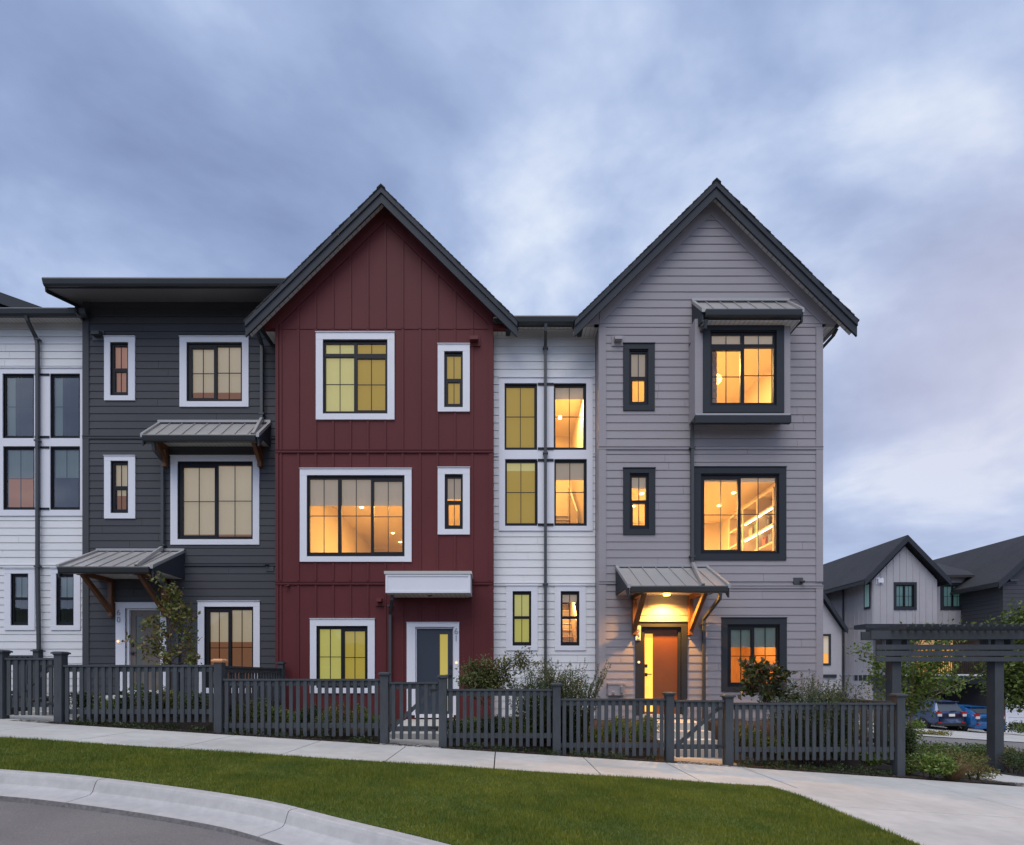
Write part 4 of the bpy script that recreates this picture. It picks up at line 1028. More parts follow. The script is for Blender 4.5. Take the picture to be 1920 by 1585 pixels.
# ================================================================== PLANTS
def leaves(name, pts, size, m, parent=None, up=.3, asp=.5, org=None):
    n = len(pts); pts = np.asarray(pts, float)
    d = rng.normal(size=(n, 3)); d[:, 2] += up; d /= np.linalg.norm(d, axis=1)[:, None]
    s = rng.normal(size=(n, 3)); s -= (s*d).sum(1)[:, None]*d; s /= np.linalg.norm(s, axis=1)[:, None]
    L = size*rng.uniform(.6, 1.3, n)[:, None]
    v = np.empty((n, 4, 3)); v[:, 0] = pts; v[:, 1] = pts+d*L*.5+s*L*asp*.5; v[:, 2] = pts+d*L; v[:, 3] = pts+d*L*.5-s*L*asp*.5
    if parent is not None: v -= np.array(parent.location)[None, None, :]
    return np_mesh(name, v, 4, m, parent)
def blob(c, r, n, hollow=.55):
    d = rng.normal(size=(n, 3)); d /= np.linalg.norm(d, axis=1)[:, None]
    rr = (hollow+(1-hollow)*rng.random(n)**.6)[:, None]
    return np.array(c)+d*rr*np.array(r)
LG = leaf_mat('leaf_green', [(.045, .08, .014), (.085, .13, .022), (.12, .17, .03), (.17, .20, .04)])
LD = leaf_mat('leaf_dark', [(.022, .04, .012), (.042, .066, .017), (.065, .095, .024)])
LB = leaf_mat('leaf_bright', [(.07, .12, .015), (.12, .19, .025), (.19, .25, .04), (.09, .14, .02)])
LO = leaf_mat('leaf_golden', [(.12, .13, .02), (.22, .19, .02), (.10, .12, .03), (.26, .17, .02)])
LR = leaf_mat('leaf_russet', [(.09, .12, .02), (.16, .17, .03), (.22, .11, .035), (.11, .15, .03), (.07, .095, .02)])
LM = leaf_mat('leaf_maple', [(.06, .10, .02), (.10, .13, .03), (.16, .10, .035), (.06, .085, .022), (.12, .155, .035)])
LS = leaf_mat('leaf_rosemary', [(.040, .066, .026), (.075, .105, .040), (.055, .088, .030)])
LT = leaf_mat('leaf_tan', [(.30, .19, .09), (.20, .12, .06), (.36, .24, .12), (.12, .12, .04)])
LMG = leaf_mat('leaf_magnolia', [(.03, .045, .012), (.05, .075, .015), (.09, .045, .02), (.02, .03, .01), (.06, .09, .02)], .1, .3)

def bush(c, r, n, size, m, label, cat='bush', name='shrub', group=None, lumps=5, up=.3, stems=True, asp=.5):
    x, y, zb = c; t = thing(name, (x, y, zb), label, cat, group)
    P_ = []
    for k in range(lumps):
        a = random.uniform(0, 6.28); q = random.uniform(.15, .55)
        cc = (x+math.cos(a)*r[0]*q, y+math.sin(a)*r[1]*q, zb+r[2]*random.uniform(.7, 1.25)); rr = [u*random.uniform(.45, .7) for u in r]
        P_.append(blob(cc, rr, n//lumps))
    P_ = np.concatenate(P_); P_ = P_[P_[:, 2] > zb]
    leaves('foliage', P_, size, m, t, up, asp)
    if stems:
        mb = MB()
        for k in range(7):
            a = random.uniform(0, 6.28); mb.tube([(x+.04*math.cos(a), y+.04*math.sin(a), zb-.05), (x+r[0]*.3*math.cos(a), y+r[1]*.3*math.sin(a), zb+r[2]*.7), (x+r[0]*.6*math.cos(a), y+r[1]*.6*math.sin(a), zb+r[2]*1.3)], .014, 5, .004)
        mb.build('stems', M_BARK, t)
    return t
def tree(base, limbs, trunk_r, n_leaf, size, m, label, name='small_tree', spread=.28, trunkm=None, up=0, inner=.30, group=None, asp=.5):
    """limbs: list of polylines (absolute points) starting on the trunk; leaves follow the outer part"""
    t = thing(name, base, label, 'tree', group); mb = MB()
    P_ = []
    for li, pl in enumerate(limbs):
        mb.tube(pl, trunk_r*(1 if li == 0 else .45), 6, trunk_r*.12)
        w = max(1, int(n_leaf*(1 if li else .8)/len(limbs)))
        pts = [Vector(p) for p in pl]; seg = []
        tot = sum((pts[i+1]-pts[i]).length for i in range(len(pts)-1))
        for _ in range(max(3, w//26)):
            s = random.uniform(inner if li else .5, 1.0)*tot; q = s
            for i in range(len(pts)-1):
                L_ = (pts[i+1]-pts[i]).length
                if q <= L_ or i == len(pts)-2: p = pts[i].lerp(pts[i+1], min(1, q/L_)); break
                q -= L_
            off = Vector((random.gauss(0, 1), random.gauss(0, 1), random.gauss(0, .7)))*spread*.55
            c = p+off
            mb.tube([p, p.lerp(c, .5)+Vector((0, 0, .02)), c], .006, 3, .002)
            for _k in range(26):
                u = random.random(); e = p.lerp(c, .4+.8*u)
                P_.append(tuple(e+Vector((random.gauss(0, 1), random.gauss(0, 1), random.gauss(0, 1)))*spread*.28))
    mb.build('trunk', trunkm or M_BARK, t)
    leaves('crown', np.array(P_), size, m, t, up, asp)
    return t
def stalks(c, r, n, h, m, label, cat='bush', name='rosemary_bush', group=None, leafn=34, size=.035, lean=.35, base_n=500):
    """upright stems set with small needle leaves"""
    x, y, zb = c; t = thing(name, (x, y, zb), label, cat, group); mb = MB(); P_ = []
    for k in range(n):
        a = random.uniform(0, 6.28); q = math.sqrt(random.random()); bx, by = x+r*.5*q*math.cos(a), y+r*.5*q*math.sin(a)
        hh_ = h*random.uniform(.55, 1.0); lx = math.cos(a)*lean*hh_*q+random.gauss(0, .04); ly = math.sin(a)*lean*hh_*q
        p0 = Vector((bx, by, zb)); p1 = Vector((bx+lx*.4, by+ly*.4, zb+hh_*.55)); p2 = Vector((bx+lx+random.gauss(0, .03), by+ly, zb+hh_))
        mb.tube([p0, p1, p2], .006, 4, .002)
        for j in range(leafn):
            u = random.uniform(.12, 1); p = p0.lerp(p1, u/.55) if u < .55 else p1.lerp(p2, (u-.55)/.45)
            P_.append(tuple(p+Vector((random.gauss(0, .010), random.gauss(0, .010), 0))))
    mb.build('stems', M_BARK, t)
    P_ = np.array(P_)
    if base_n: P_ = np.concatenate([P_, blob((x, y, zb+h*.45), (r*.85, r*.65, h*.42), base_n, .2)])
    leaves('foliage', P_, size, m, t, .7, .34); return t
def tuft(c, r, n, h, m, label, name='grass_tuft', group=None, cat='grass'):
    x, y, zb = c; t = thing(name, (x, y, zb), label, cat, group)
    a = rng.uniform(0, 6.28, n); q = rng.random(n)**.5; bx = x+r*.2*q*np.cos(a); by = y+r*.2*q*np.sin(a); hh_ = h*rng.uniform(.6, 1.1, n)
    tx = bx+np.cos(a)*r*q*1.0; ty = by+np.sin(a)*r*q; w = .004
    mx_, my_ = (bx*.6+tx*.4), (by*.6+ty*.4)
    v = np.empty((n*2, 4, 3))
    z0 = np.full(n, zb); zm = zb+hh_*.65; z1 = zb+hh_
    v[:n, 0] = np.stack([bx-w, by, z0], 1); v[:n, 1] = np.stack([bx+w, by, z0], 1); v[:n, 2] = np.stack([mx_+w, my_, zm], 1); v[:n, 3] = np.stack([mx_-w, my_, zm], 1)
    v[n:, 0] = np.stack([mx_-w, my_, zm], 1); v[n:, 1] = np.stack([mx_+w, my_, zm], 1); v[n:, 2] = np.stack([tx+.001, ty, z1], 1); v[n:, 3] = np.stack([tx-.001, ty, z1], 1)
    v -= np.array(t.location)[None, None, :]
    np_mesh('blades', v, 4, m, t); return t

# small tree in front of 60
Yt = 10.9; 
def PT(px, py, y=None, dy=0):
    y = Yt if y is None else y; return (X(px, y), y+dy, Z(py, y))
zb = yard(X(318, Yt), Yt)
limbs = [[(X(318, Yt), Yt, zb), PT(320, 1250), PT(318, 1180), PT(316, 1120), PT(322, 1088)],
         [PT(318, 1235), PT(295, 1190, dy=-.1), PT(272, 1180)], [PT(318, 1230), PT(350, 1180, dy=.1), PT(362, 1150)], [PT(319, 1240), PT(355, 1215), PT(385, 1195, dy=-.1)],
         [PT(319, 1245), PT(290, 1230), PT(268, 1222, dy=.1)], [PT(319, 1250), PT(350, 1240), PT(385, 1235, dy=-.1)], [PT(318, 1190), PT(340, 1150), PT(352, 1128)], [PT(318, 1225), PT(285, 1215), PT(262, 1208)], [PT(318, 1215), PT(300, 1170), PT(288, 1155)], [PT(318, 1200), PT(334, 1165), PT(330, 1140, dy=-.15)], [PT(319, 1255), PT(330, 1235, dy=-.2), PT(340, 1200, dy=-.3)], [PT(316, 1150), PT(318, 1120), PT(312, 1092)], [PT(316, 1170), PT(326, 1140), PT(326, 1100)], [PT(317, 1190), PT(310, 1150), PT(308, 1120)]]
tree((X(318, Yt), Yt, zb), limbs, .028, 1500, .095, LR, 'young tree with green and russet leaves beside the taupe door', spread=.22, inner=.42)
# grass by 60 window
Yt = 10.6
stalks((X(452, Yt), Yt, yard(X(452, Yt), Yt)), .55, 46, .62, LS, 'green lavender stems before the charcoal house ground floor window', name='lavender_bush', lean=.25, leafn=14, size=.05, base_n=0, group='upright herb bushes')
# maple
Yt = 10.3; zb = yard(X(905, Yt), Yt)
limbs = [[(X(905, Yt), Yt, zb), PT(908, 1320), PT(912, 1280), PT(916, 1262)]]
for (ax, ay) in ((870, 1255), (882, 1240), (905, 1238), (930, 1240), (945, 1255), (875, 1275), (950, 1278), (900, 1262), (925, 1270), (860, 1280), (888, 1285), (935, 1288)):
    limbs.append([PT(908, 1305), PT((908+ax)/2, (1285+ay)/2-5), PT(ax, ay, dy=random.uniform(-.3, .3))])
limbs += [[PT(912, 1290), PT(945, 1250), PT(975, 1230), PT(985, 1222)], [PT(915, 1290), PT(955, 1250), PT(990, 1240), PT(1008, 1245)]]
tree((X(905, Yt), Yt, zb), limbs, .025, 7000, .065, LM, 'low spreading maple with arching sprays over the fence beside the red house door', name='japanese_maple', spread=.2, asp=.4)
# rosemary bushes
GH = 'upright herb bushes'
for (px, Yq, r, n, tp, lab) in ((1012, 10.25, .62, 74, 1238, 'rosemary bush left of the fence post before the white middle house'), (1068, 10.15, .58, 74, 1233, 'rosemary bush right of the fence post before the white middle house'), (1508, 10.1, .8, 84, 1248, 'large rosemary bush under the right corner of the grey house'), (1562, 10.3, .45, 36, 1272, 'smaller rosemary bush at the end of the fence, right of the grey house corner')):
    x = X(px, Yq); zb = yard(x, Yq); h = Z(tp, Yq)-zb
    stalks((x, Yq, zb), r, n, h, LS, lab, group=GH, base_n=6500, leafn=100, size=.05)
# magnolia
Yt = 10.2; zb = yard(X(1435, Yt), Yt)
limbs = [[(X(1435, Yt), Yt, zb), PT(1434, 1300), PT(1430, 1260), PT(1426, 1240)]]
for (ax, ay) in ((1402, 1250), (1410, 1238), (1440, 1242), (1458, 1245), (1398, 1275), (1420, 1262), (1450, 1270), (1480, 1268), (1405, 1300), (1428, 1308), (1455, 1305), (1490, 1308), (1470, 1295)):
    limbs.append([PT(1434, 1320), PT((1434+ax)/2, (1300+ay)/2), PT(ax, ay, dy=random.uniform(-.25, .25))])
tree((X(1435, Yt), Yt, zb), limbs, .022, 1250, .12, LMG, 'glossy magnolia shrub with bronze leaves in front of the grey house kitchen window', name='magnolia_shrub', spread=.17, up=.5, inner=.68)
# golden shrub and others right
x = X(1612, 12.2); bush((x, 12.2, G(x)), (.52, .5, .92), 1500, .06, LO, 'yellow leaved shrub beside the corner of the grey house, behind the fence end', up=.2)
x = 7.95; bush((x, 10.1, G(x)), (.18, .25, .55), 2600, .045, LD, 'narrow dark green shrub against the last fence post', lumps=7)
bush((8.3, 10.6, G(8.3)), (.35, .4, .62), 1800, .05, LG, 'mid green shrub behind the last fence post, below the pergola', lumps=6)
for (px, py, Yq, r, n, s_, m_, lab) in ((1742, 1463, 9.55, (.42, .35, .30), 1500, .06, LB, 'bright green leafy bush at the sidewalk edge below the pergola'),
        (1700, 1462, 9.9, (.25, .3, .25), 700, .05, LG, 'small dark green bush right beside the last fence post'),
        (1826, 1470, 9.75, (.34, .3, .22), 900, .045, LR, 'straggly russet green bush at the foot of the right pergola post'),
        (1800, 1440, 10.8, (.6, .5, .26), 1500, .045, LR, 'low reddish green hedge between the pergola posts'),
        (1745, 1425, 11.6, (.7, .5, .33), 1600, .05, LG, 'green hedge behind the bright bush, near the left pergola post'),
        (1835, 1415, 12.8, (.6, .6, .30), 1400, .05, LG, 'soft green hedge behind the right pergola post'),
        (1900, 1445, 11.2, (.55, .5, .30), 2200, .04, LD, 'dense dark green bush right of the right pergola post'),
        (1950, 1450, 11.6, (.55, .5, .32), 1800, .04, LD, 'dense dark green bush cut off by the right edge of the photo'),
        (1890, 1425, 13.4, (.5, .5, .22), 900, .045, LR, 'brownish low bush behind the dark hedge at the right edge'),
        (1760, 1408, 14.2, (.8, .5, .22), 1300, .05, LG, 'low green hedge along the lane, left of centre'),
        (1850, 1408, 15.2, (.9, .5, .2), 1300, .05, LG, 'low green hedge along the lane, behind the right pergola post')):
    x = X(px, Yq); bush((x, Yq, G(x)-.02), r, n, s_, m_, lab, group='bushes in the bed below the pergola')
x = X(1785, 9.5); tuft((x, 9.5, G(x)), .36, 520, .34, LT, 'dry tan ornamental grass tuft below the pergola')
# yard planting behind the fences
PANELS = [(150, 390, 'behind the pickets by the taupe door'), (430, 700, 'behind the pickets by the red house'), (850, 1030, 'behind the pickets under the maple'), (1060, 1240, 'behind the pickets left of the porch path'), (1385, 1670, 'behind the long right pickets')]
ORD = ['first', 'second', 'third', 'fourth', 'fifth', 'sixth', 'seventh', 'eighth', 'ninth', 'tenth', 'eleventh', 'twelfth', 'thirteenth']
desc = ['dark green', 'yellow green', 'russet tinted', 'mid green']
for (p0, p1, nb) in PANELS:
    q = p0; k = 0
    while q < p1:
        Yq = random.uniform(9.98, 10.4); x = X(q, Yq); zb = yard(x, Yq)
        kind = random.choice([0, 1, 1, 2, 3, 3]); m_ = [LD, LB, LR, LG][kind]
        bush((x, Yq, zb), (random.uniform(.22, .34), .28, random.uniform(.22, .40)), 800, .05, m_, '%s low bush, %s from the left %s' % (desc[kind], ORD[k], nb), group='low bushes behind the fence', lumps=4, stems=False)
        q += random.uniform(24, 34); k += 1
# small plants at the foot of the fence
GC = []
for q in np.arange(140, 1680, 9.0):
    if 715 < q < 850 or 1255 < q < 1390 or 395 < q < 425: continue
    if random.random() < (.45 if q < 1380 else .12): continue
    Yq = random.uniform(9.42, 9.75); x = X(q, Yq); GC.append(blob((x, Yq, G(x)+.04), (.13, .08, random.uniform(.04, .12 if q < 1380 else .2)), 80, .3))
GC = np.concatenate(GC); o = leaves('ground_cover', GC, .04, LD); tag(o, kind='stuff')
# mulch chips
n = 9000; mxx = rng.uniform(-9, 11, n); myy = rng.uniform(9.36, 9.62, n)
v = np.empty((n, 4, 3)); an = rng.uniform(0, 3.14, n); s1 = rng.uniform(.008, .03, n); zz = .212-.0635*mxx+.012+rng.uniform(0, .015, n)
c_a, s_a = np.cos(an), np.sin(an)
for k_, (u, w) in enumerate(((-1, -.3), (1, -.3), (1, .3), (-1, .3))):
    v[:, k_] = np.stack([mxx+s1*(u*c_a-w*s_a), myy+s1*(u*s_a+w*c_a), zz+rng.uniform(0, .006, n)], 1)
o = np_mesh('mulch_chips', v, 4, leaf_mat('chips', [(.03, .018, .012), (.06, .035, .022), (.018, .012, .01), (.10, .07, .05)], 0, .9)); tag(o, kind='stuff')

# trees by the pergola
Yt = 13.6; zb = G(X(1708, Yt))
limbs = [[(X(1708, Yt), Yt, zb), PT(1708, 1340), PT(1712, 1260), PT(1716, 1200), PT(1716, 1148)]]
for (ax, ay) in ((1598, 1218), (1625, 1240), (1650, 1262), (1640, 1290), (1740, 1175), (1752, 1215), (1775, 1240), (1810, 1252), (1845, 1268), (1722, 1290), (1715, 1310), (1700, 1320), (1745, 1260), (1690, 1290), (1760, 1200), (1695, 1240), (1730, 1235), (1718, 1275), (1835, 1178), (1790, 1225)):
    limbs.append([PT(1710, min(1340, ay+60)), PT((1710+ax)/2, ay+22), PT(ax, ay, dy=random.uniform(-.5, .5))])
tree((X(1708, Yt), Yt, zb), limbs, .04, 4200, .11, LB, 'young tree with arching bright green sprays behind the left pergola post', name='young_tree', spread=.36, trunkm=mat('bark_pale', (.28, .2, .15), .9, .2, 20))
Yt = 13.2; zb = G(X(1940, Yt))
limbs = [[(X(1940, Yt), Yt, zb), PT(1938, 1330), PT(1930, 1230), PT(1925, 1150)]]
for (ax, ay) in ((1885, 1160), (1900, 1140), (1870, 1240), (1885, 1260), (1905, 1215), (1880, 1285), (1900, 1300), (1862, 1265), (1920, 1250), (1915, 1180), (1890, 1230), (1895, 1270), (1930, 1290)):
    limbs.append([PT(1935, min(1330, ay+60)), PT((1935+ax)/2, ay+20), PT(ax, ay, dy=random.uniform(-.5, .5))])
tree((X(1940, Yt), Yt, zb), limbs, .045, 5200, .11, LG, 'green tree at the right edge beside the pergola', name='young_tree', spread=.36)

M_FAR = mat('far_siding', (.42, .40, .42), .6, .04, 2)
# ================================================================== BUILDINGS BEYOND THE LANE
YA = 33.0
H = thing('rowhouse', (24, YA, G(24)), 'light grey board and batten house with gable and blue-lit windows beyond the lane', 'house', 'houses beyond the lane')
x0, x1 = X(1636, YA), X(1757, YA); ze = Z(1088, YA); xc = (x0+x1)/2; zg = G(24)-.4; zm = Z(1172, YA)
def bb(mb, xa, xb, za, zb_, Yq, holes=(), pitch=.42, gab=None):
    for r in subtract([(xa, xb, za, zb_)], holes): mb.box(r[0], r[1], Yq, Yq+.15, r[2], r[3])
    if gab: mb.prism_y([(xa, zb_), (xb, zb_), gab], Yq, Yq+.15)
    q = xa+.1
    while q < xb:
        zt = zb_ if not gab else zb_+(gab[1]-zb_)*(1-abs(q-gab[0])/((xb-xa)/2))-.02
        for r in subtract([(q-.03, q+.03, za, zt)], holes): mb.box(r[0], r[1], Yq-.03, Yq+.001, r[2], r[3])
        q += pitch
def bwin(H, Yq, tr, fr, kind, m_, tm=M_TRIMD, niche=B_DIM):
    return window(H, Yq, tr, fr, kind, tm, [(fr[1]+3, fr[3]-3, m_)], niche=niche)
def cells_small(fr): pass
mb = MB(); h1 = px_rect((1679, 1097, 1713, 1139), YA)
bb(mb, x0, x1, zm, ze, YA, [h1], gab=(xc, ze+(x1-x0)/2*1.05))
Y6 = YA+.7; xr = X(1824, Y6); h2 = px_rect((1768, 1098, 1805, 1139), Y6)
bb(mb, X(1757, YA)+.01, xr, zm-.2, Z(1079, Y6), Y6, [h2])
# side wall (faces the left): battens on it
ys = YA+.15
mb.box(x0, x0+.15, ys, YA+13, zg, ze)
q = ys+.3
while q < YA+12: mb.box(x0-.03, x0+.001, q-.03, q+.03, zg, ze); q += .42
mb.box(x0-.04, x0-.001, YA-.03, YA+12, zm, zm+.12)
mb.box(x0-.04, x0-.001, YA, YA+12, Z(1266, YA), Z(1262, YA))
# living level (recessed) and ground level
Y7 = YA+1.2
h3 = px_rect((1716, 1190, 1794, 1262), Y7)
for r in subtract([(x0+.15, xr, Z(1275, Y7), zm)], [h3]): mb.box(r[0], r[1], Y7, Y7+.15, r[2], r[3])
Y8 = YA+1.8; h4 = px_rect((1725, 1296, 1803, 1400), Y8)
for r in subtract([(x0+.15, X(1820, Y8), zg, Z(1270, Y8))], [h4]): mb.box(r[0], r[1], Y8, Y8+.15, r[2], r[3])
mb.build('wall', M_FAR, H)
def simple_window(H, Yq, tr, fr, m_):
    fx0, fx1, fz0, fz1 = px_rect(fr, Yq); mb = MB(); t = .07; cx = (fx0+fx1)/2; cz = (fz0+fz1)/2
    for b in ((fx0, fx1, fz0, fz0+t), (fx0, fx1, fz1-t, fz1), (fx0, fx0+t, fz0+t, fz1-t), (fx1-t, fx1, fz0+t, fz1-t), (cx-.05, cx+.05, fz0+t, fz1-t)): mb.box(b[0], b[1], Yq, Yq+.06, b[2], b[3])
    w = mb.build('window', M_FRAME, H)
    mb = MB(); a, b, c, d = px_rect(tr, Yq); mb.box(a, b, Yq-.05, Yq, fz1, d); mb.box(a, b, Yq-.05, Yq, c, fz0); mb.box(a, fx0, Yq-.048, Yq, fz0, fz1); mb.box(fx1, b, Yq-.048, Yq, fz0, fz1); mb.build('trim', M_TRIMD, w)
    mb = MB(); mb.box(fx0+t, cx-.05, Yq+.02, Yq+.035, cz-.012, cz+.012); mb.box(cx+.05, fx1-t, Yq+.02, Yq+.035, cz-.012, cz+.012)
    for q in ((fx0+cx)/2, (fx1+cx)/2): mb.box(q-.012, q+.012, Yq+.036, Yq+.045, fz0+t, fz1-t)
    mb.build('muntins', M_FRAME, w)
    mb = MB(); mb.quad((fx0, Yq+.05, fz0), (fx1, Yq+.05, fz0), (fx1, Yq+.05, fz1), (fx0, Yq+.05, fz1)); mb.build('pane', GLASS, w)
    mb = MB(); mb.quad((fx0, Yq+.12, fz0), (fx1, Yq+.12, fz0), (fx1, Yq+.12, fz1), (fx0, Yq+.12, fz1)); mb.build('curtain', m_, w)
    return w
SEA2 = mat('curtain_teal', (.30, .44, .42), .8, .05, 2, emit=(.2, .4, .38), estr=.10)
simple_window(H, YA, (1675, 1092, 1718, 1144), (1679, 1097, 1713, 1139), SEA2)
simple_window(H, Y6, (1763, 1093, 1810, 1144), (1768, 1098, 1805, 1139), SEA2)
# side window
mb = MB(); yw0 = F*x0/(1621.5-CX); yw1 = F*x0/(1633-CX)
mb.box(x0-.06, x0-.031, yw1, yw0, Z(1143, YA+.6), Z(1094, YA+.6)); w = mb.build('window', M_TRIMD, H)
mb = MB(); mb.box(x0-.075, x0-.061, yw1+.09, yw0-.1, Z(1139, YA+.6), Z(1098, YA+.6)); mb.build('pane', SEA2, w)
w = MB(); f = px_rect((1716, 1190, 1794, 1262), Y7); cx = (f[0]+f[1])/2
for b in ((f[0], f[1], f[3]-.08, f[3]), (f[0], f[0]+.08, f[2], f[3]-.08), (f[1]-.08, f[1], f[2], f[3]-.08), (cx-.06, cx+.06, f[2], f[3]-.08)): w.box(b[0], b[1], Y7-.02, Y7+.05, b[2], b[3])
w = w.build('patio_door', M_FRAME, H)
mb = MB(); zc = Z(1209, Y7); mb.quad((f[0], Y7+.1, f[2]), (f[1], Y7+.1, f[2]), (f[1], Y7+.1, zc), (f[0], Y7+.1, zc)); mb.build('lit_room', B_ORANGE, w)
mb = MB(); mb.quad((f[0], Y7+.1, zc+.01), (f[1], Y7+.1, zc+.01), (f[1], Y7+.1, f[3]), (f[0], Y7+.1, f[3])); mb.build('blind', cloth('blind_peach', (.5, .35, .2), (.9, .5, .25), .5), w)
# garage door dark
mb = MB(); g = px_rect((1725, 1296, 1803, 1400), Y8)
for i in range(5):
    a = zg+.3+i*(g[3]-zg-.3)/5; mb.box(g[0], g[1], Y8+.08, Y8+.14, a, a+(g[3]-zg-.3)/5-.02)
mb.build('garage_door', mat('garage_black', (.012, .012, .014), .5), H)
# balcony
xb0, xb1 = X(1625, 31.8), X(1850, 31.8); zt, zb_ = Z(1266, 31.8), Z(1277, 31.8)
mb = MB(); mb.box(x0-.02, xb1, 31.8, Y8+.0, zb_, zt); bal = mb.build('balcony', M_FASC, H)
mb = MB(); mb.box(x0-.04, xb1, 31.75, 31.799, zt-.06, zt+.05); mb.build('balcony_edge', M_TRIMW, bal)
mb = MB(); zr = Z(1229, 31.85); mb.box(x0, xb1, 31.83, 31.88, zr-.05, zr); mb.box(x0, xb1, 31.83, 31.88, zt+.08, zt+.12); q = x0
while q < xb1: mb.box(q, q+.025, 31.84, 31.87, zt+.12, zr-.05); q += .125
mb.box(x0, x0+.05, 31.881, Y7, zr-.05, zr); mb.build('railing', M_PLASTIC, bal)
mb = MB(); mb.box(X(1626, 31.9)-.1, X(1760, 31.9), 31.9, YA-.031, Z(1178, 31.9), Z(1170, 31.9)); mb.box(X(1760, 31.9)+.01, X(1840, 31.9), 32.3, Y6-.031, Z(1178, 31.9), Z(1170, 31.9)); mb.build('skirt_roof', M_FASC, H)
# roofs
def back_gable(H, xc, W, zt, sl, Yf, Yb, wallY):
    mb = MB()
    for s in (-1, 1):
        mb.hexa([(xc, Yf, zt-.12), (xc+s*W, Yf, zt-sl*W-.12), (xc+s*W, Yf, zt-sl*W), (xc, Yf, zt), (xc, Yb, zt-.12), (xc+s*W, Yb, zt-sl*W-.12), (xc+s*W, Yb, zt-sl*W), (xc, Yb, zt)])
    r = mb.build('roof', M_SHING, H); mb = MB()
    for s in (-1, 1):
        mb.hexa([(xc, Yf-.05, zt-.42), (xc+s*W, Yf-.05, zt-sl*W-.42), (xc+s*W, Yf-.05, zt-sl*W-.03), (xc, Yf-.05, zt-.03), (xc, Yf-.002, zt-.42), (xc+s*W, Yf-.002, zt-sl*W-.42), (xc+s*W, Yf-.002, zt-sl*W-.03), (xc, Yf-.002, zt-.03)])
    mb.build('rake_board', M_FASC, r)
    for s in (-1, 1): mb = MB(); mb.box(xc+s*W-.06, xc+s*W+.06, Yf+.01, Yb, zt-sl*W-.30, zt-sl*W-.121); mb.build('gutter', M_GUT, r)
    return r
xa = X(1702, YA-.4)
back_gable(H, xa, 2.75, Z(1003, YA-.4), 1.03, YA-.4, YA+13, YA)
mb = MB(); mb.prism_x([(Y6-.5, Z(1078, Y6-.5)), (Y6+3, Z(1078, Y6-.5)+1.5), (Y6+3, Z(1078, Y6-.5)+1.3), (Y6-.5, Z(1078, Y6-.5)-.15)], X(1757, YA)-.5, xr+.3); mb.build('side_roof', M_SHING, H)
xs = x0-.08; ysp = F*abs(xs)/(1581-CX)
spout(H, [(xs, ysp, Z(1092, ysp)), (xs, ysp, zg+.2)], .06)
vent(H, YA, 1649, 1089, .35, .3, M_TRIMW)
# lower gabled wing at its left
H2 = thing('rowhouse', (20, 34, G(20)), 'low gabled wing with one lit window, left of the light grey house beyond the lane', 'house', 'houses beyond the lane')
YC = 34.4; wx1 = X(1578, YC); wx0 = wx1-4.6; xm = (wx0+wx1)/2; zE = Z(1180, YC); h5 = px_rect((1543, 1193, 1554, 1244), YC)
mb = MB()
for r in subtract([(wx0, wx1, zg, zE)], [h5]): mb.box(r[0], r[1], YC, YC+.15, r[2], r[3])
mb.prism_y([(wx0, zE), (wx1, zE), (xm, zE+3.3)], YC, YC+.15)
for k in range(26): z = zg+k*.25; 
mb.build('wall', M_FAR, H2)
back_gable(H2, xm, 2.45, zE+3.75, 1.5, YC-.35, YC+6, YC)
mb = MB(); a, b_, c, d_ = h5; mb.box(a-.12, b_+.12, YC-.05, YC-.001, d_, d_+.14); mb.box(a-.12, b_+.12, YC-.05, YC-.001, c-.14, c); mb.box(a-.12, a, YC-.048, YC-.001, c, d_); mb.box(b_, b_+.12, YC-.048, YC-.001, c, d_); w = mb.build('window', M_TRIMD, H2)
mb = MB(); zc = Z(1225, YC); mb.quad((a, YC+.08, c), (b_, YC+.08, c), (b_, YC+.08, zc), (a, YC+.08, zc)); mb.build('lit_room', B_ORANGE, w)
mb = MB(); mb.quad((a, YC+.08, zc+.01), (b_, YC+.08, zc+.01), (b_, YC+.08, d_), (a, YC+.08, d_)); mb.build('blind', B_CREAM, w)
mb = MB(); mb.box(wx0, wx1-.4, YC-.12, YC-.001, Z(1271, YC), Z(1265, YC)); mb.build('belt_trim', M_TRIMD, H2)
# dark house on the right
YD = 30.9; XD = X(1880, YD)
H3 = thing('rowhouse', (31, YD, G(31)), 'charcoal house with a white garage door beyond the lane', 'house', 'houses beyond the lane')
zE = Z(1088, YD); mb = MB(); gd = (X(1889, YD), X(1889, YD)+2.6, G(31)-.5, Z(1308, YD))
lap_wall(mb, XD, XD+6.6, zg-.4, zE, YD, [gd], e=.25)
mb.prism_y([(XD, zE), (XD+6.6, zE), (XD+3.3, zE+3.0)], YD+.01, YD+.12)
mb.box(XD, XD+.12, YD+.121, YD+6, zg-.4, zE)
z = Z(1270, YD)
while z < zE: mb.prism_x([(YD+.12, z), (YD+3.9, z), (YD+3.9, z+.23), (YD+.12, z+.23)], XD-.018, XD-.001); z += .25
mb.box(X(1824, YD+2.1)-.1, XD-.001, YD+4.2, YD+4.35, zg-.4, zE)
mb.build('wall', M_DARK, H3)
mb = MB()
n = 6; hg = gd[3]-(G(31)-.3)
for i in range(n): mb.box(gd[0]+.02, gd[1]-.02, YD+.06, YD+.11, G(31)-.3+i*hg/n, G(31)-.3+(i+1)*hg/n-.02)
g_ = mb.build('garage_door', M_TRIMW, H3)
mb = MB(); mb.box(gd[0]-.15, gd[1]+.15, YD-.05, YD-.02, gd[3], gd[3]+.15); mb.box(gd[0]-.15, gd[0], YD-.05, YD-.02, gd[2], gd[3]); mb.build('trim', M_TRIMW, g_)
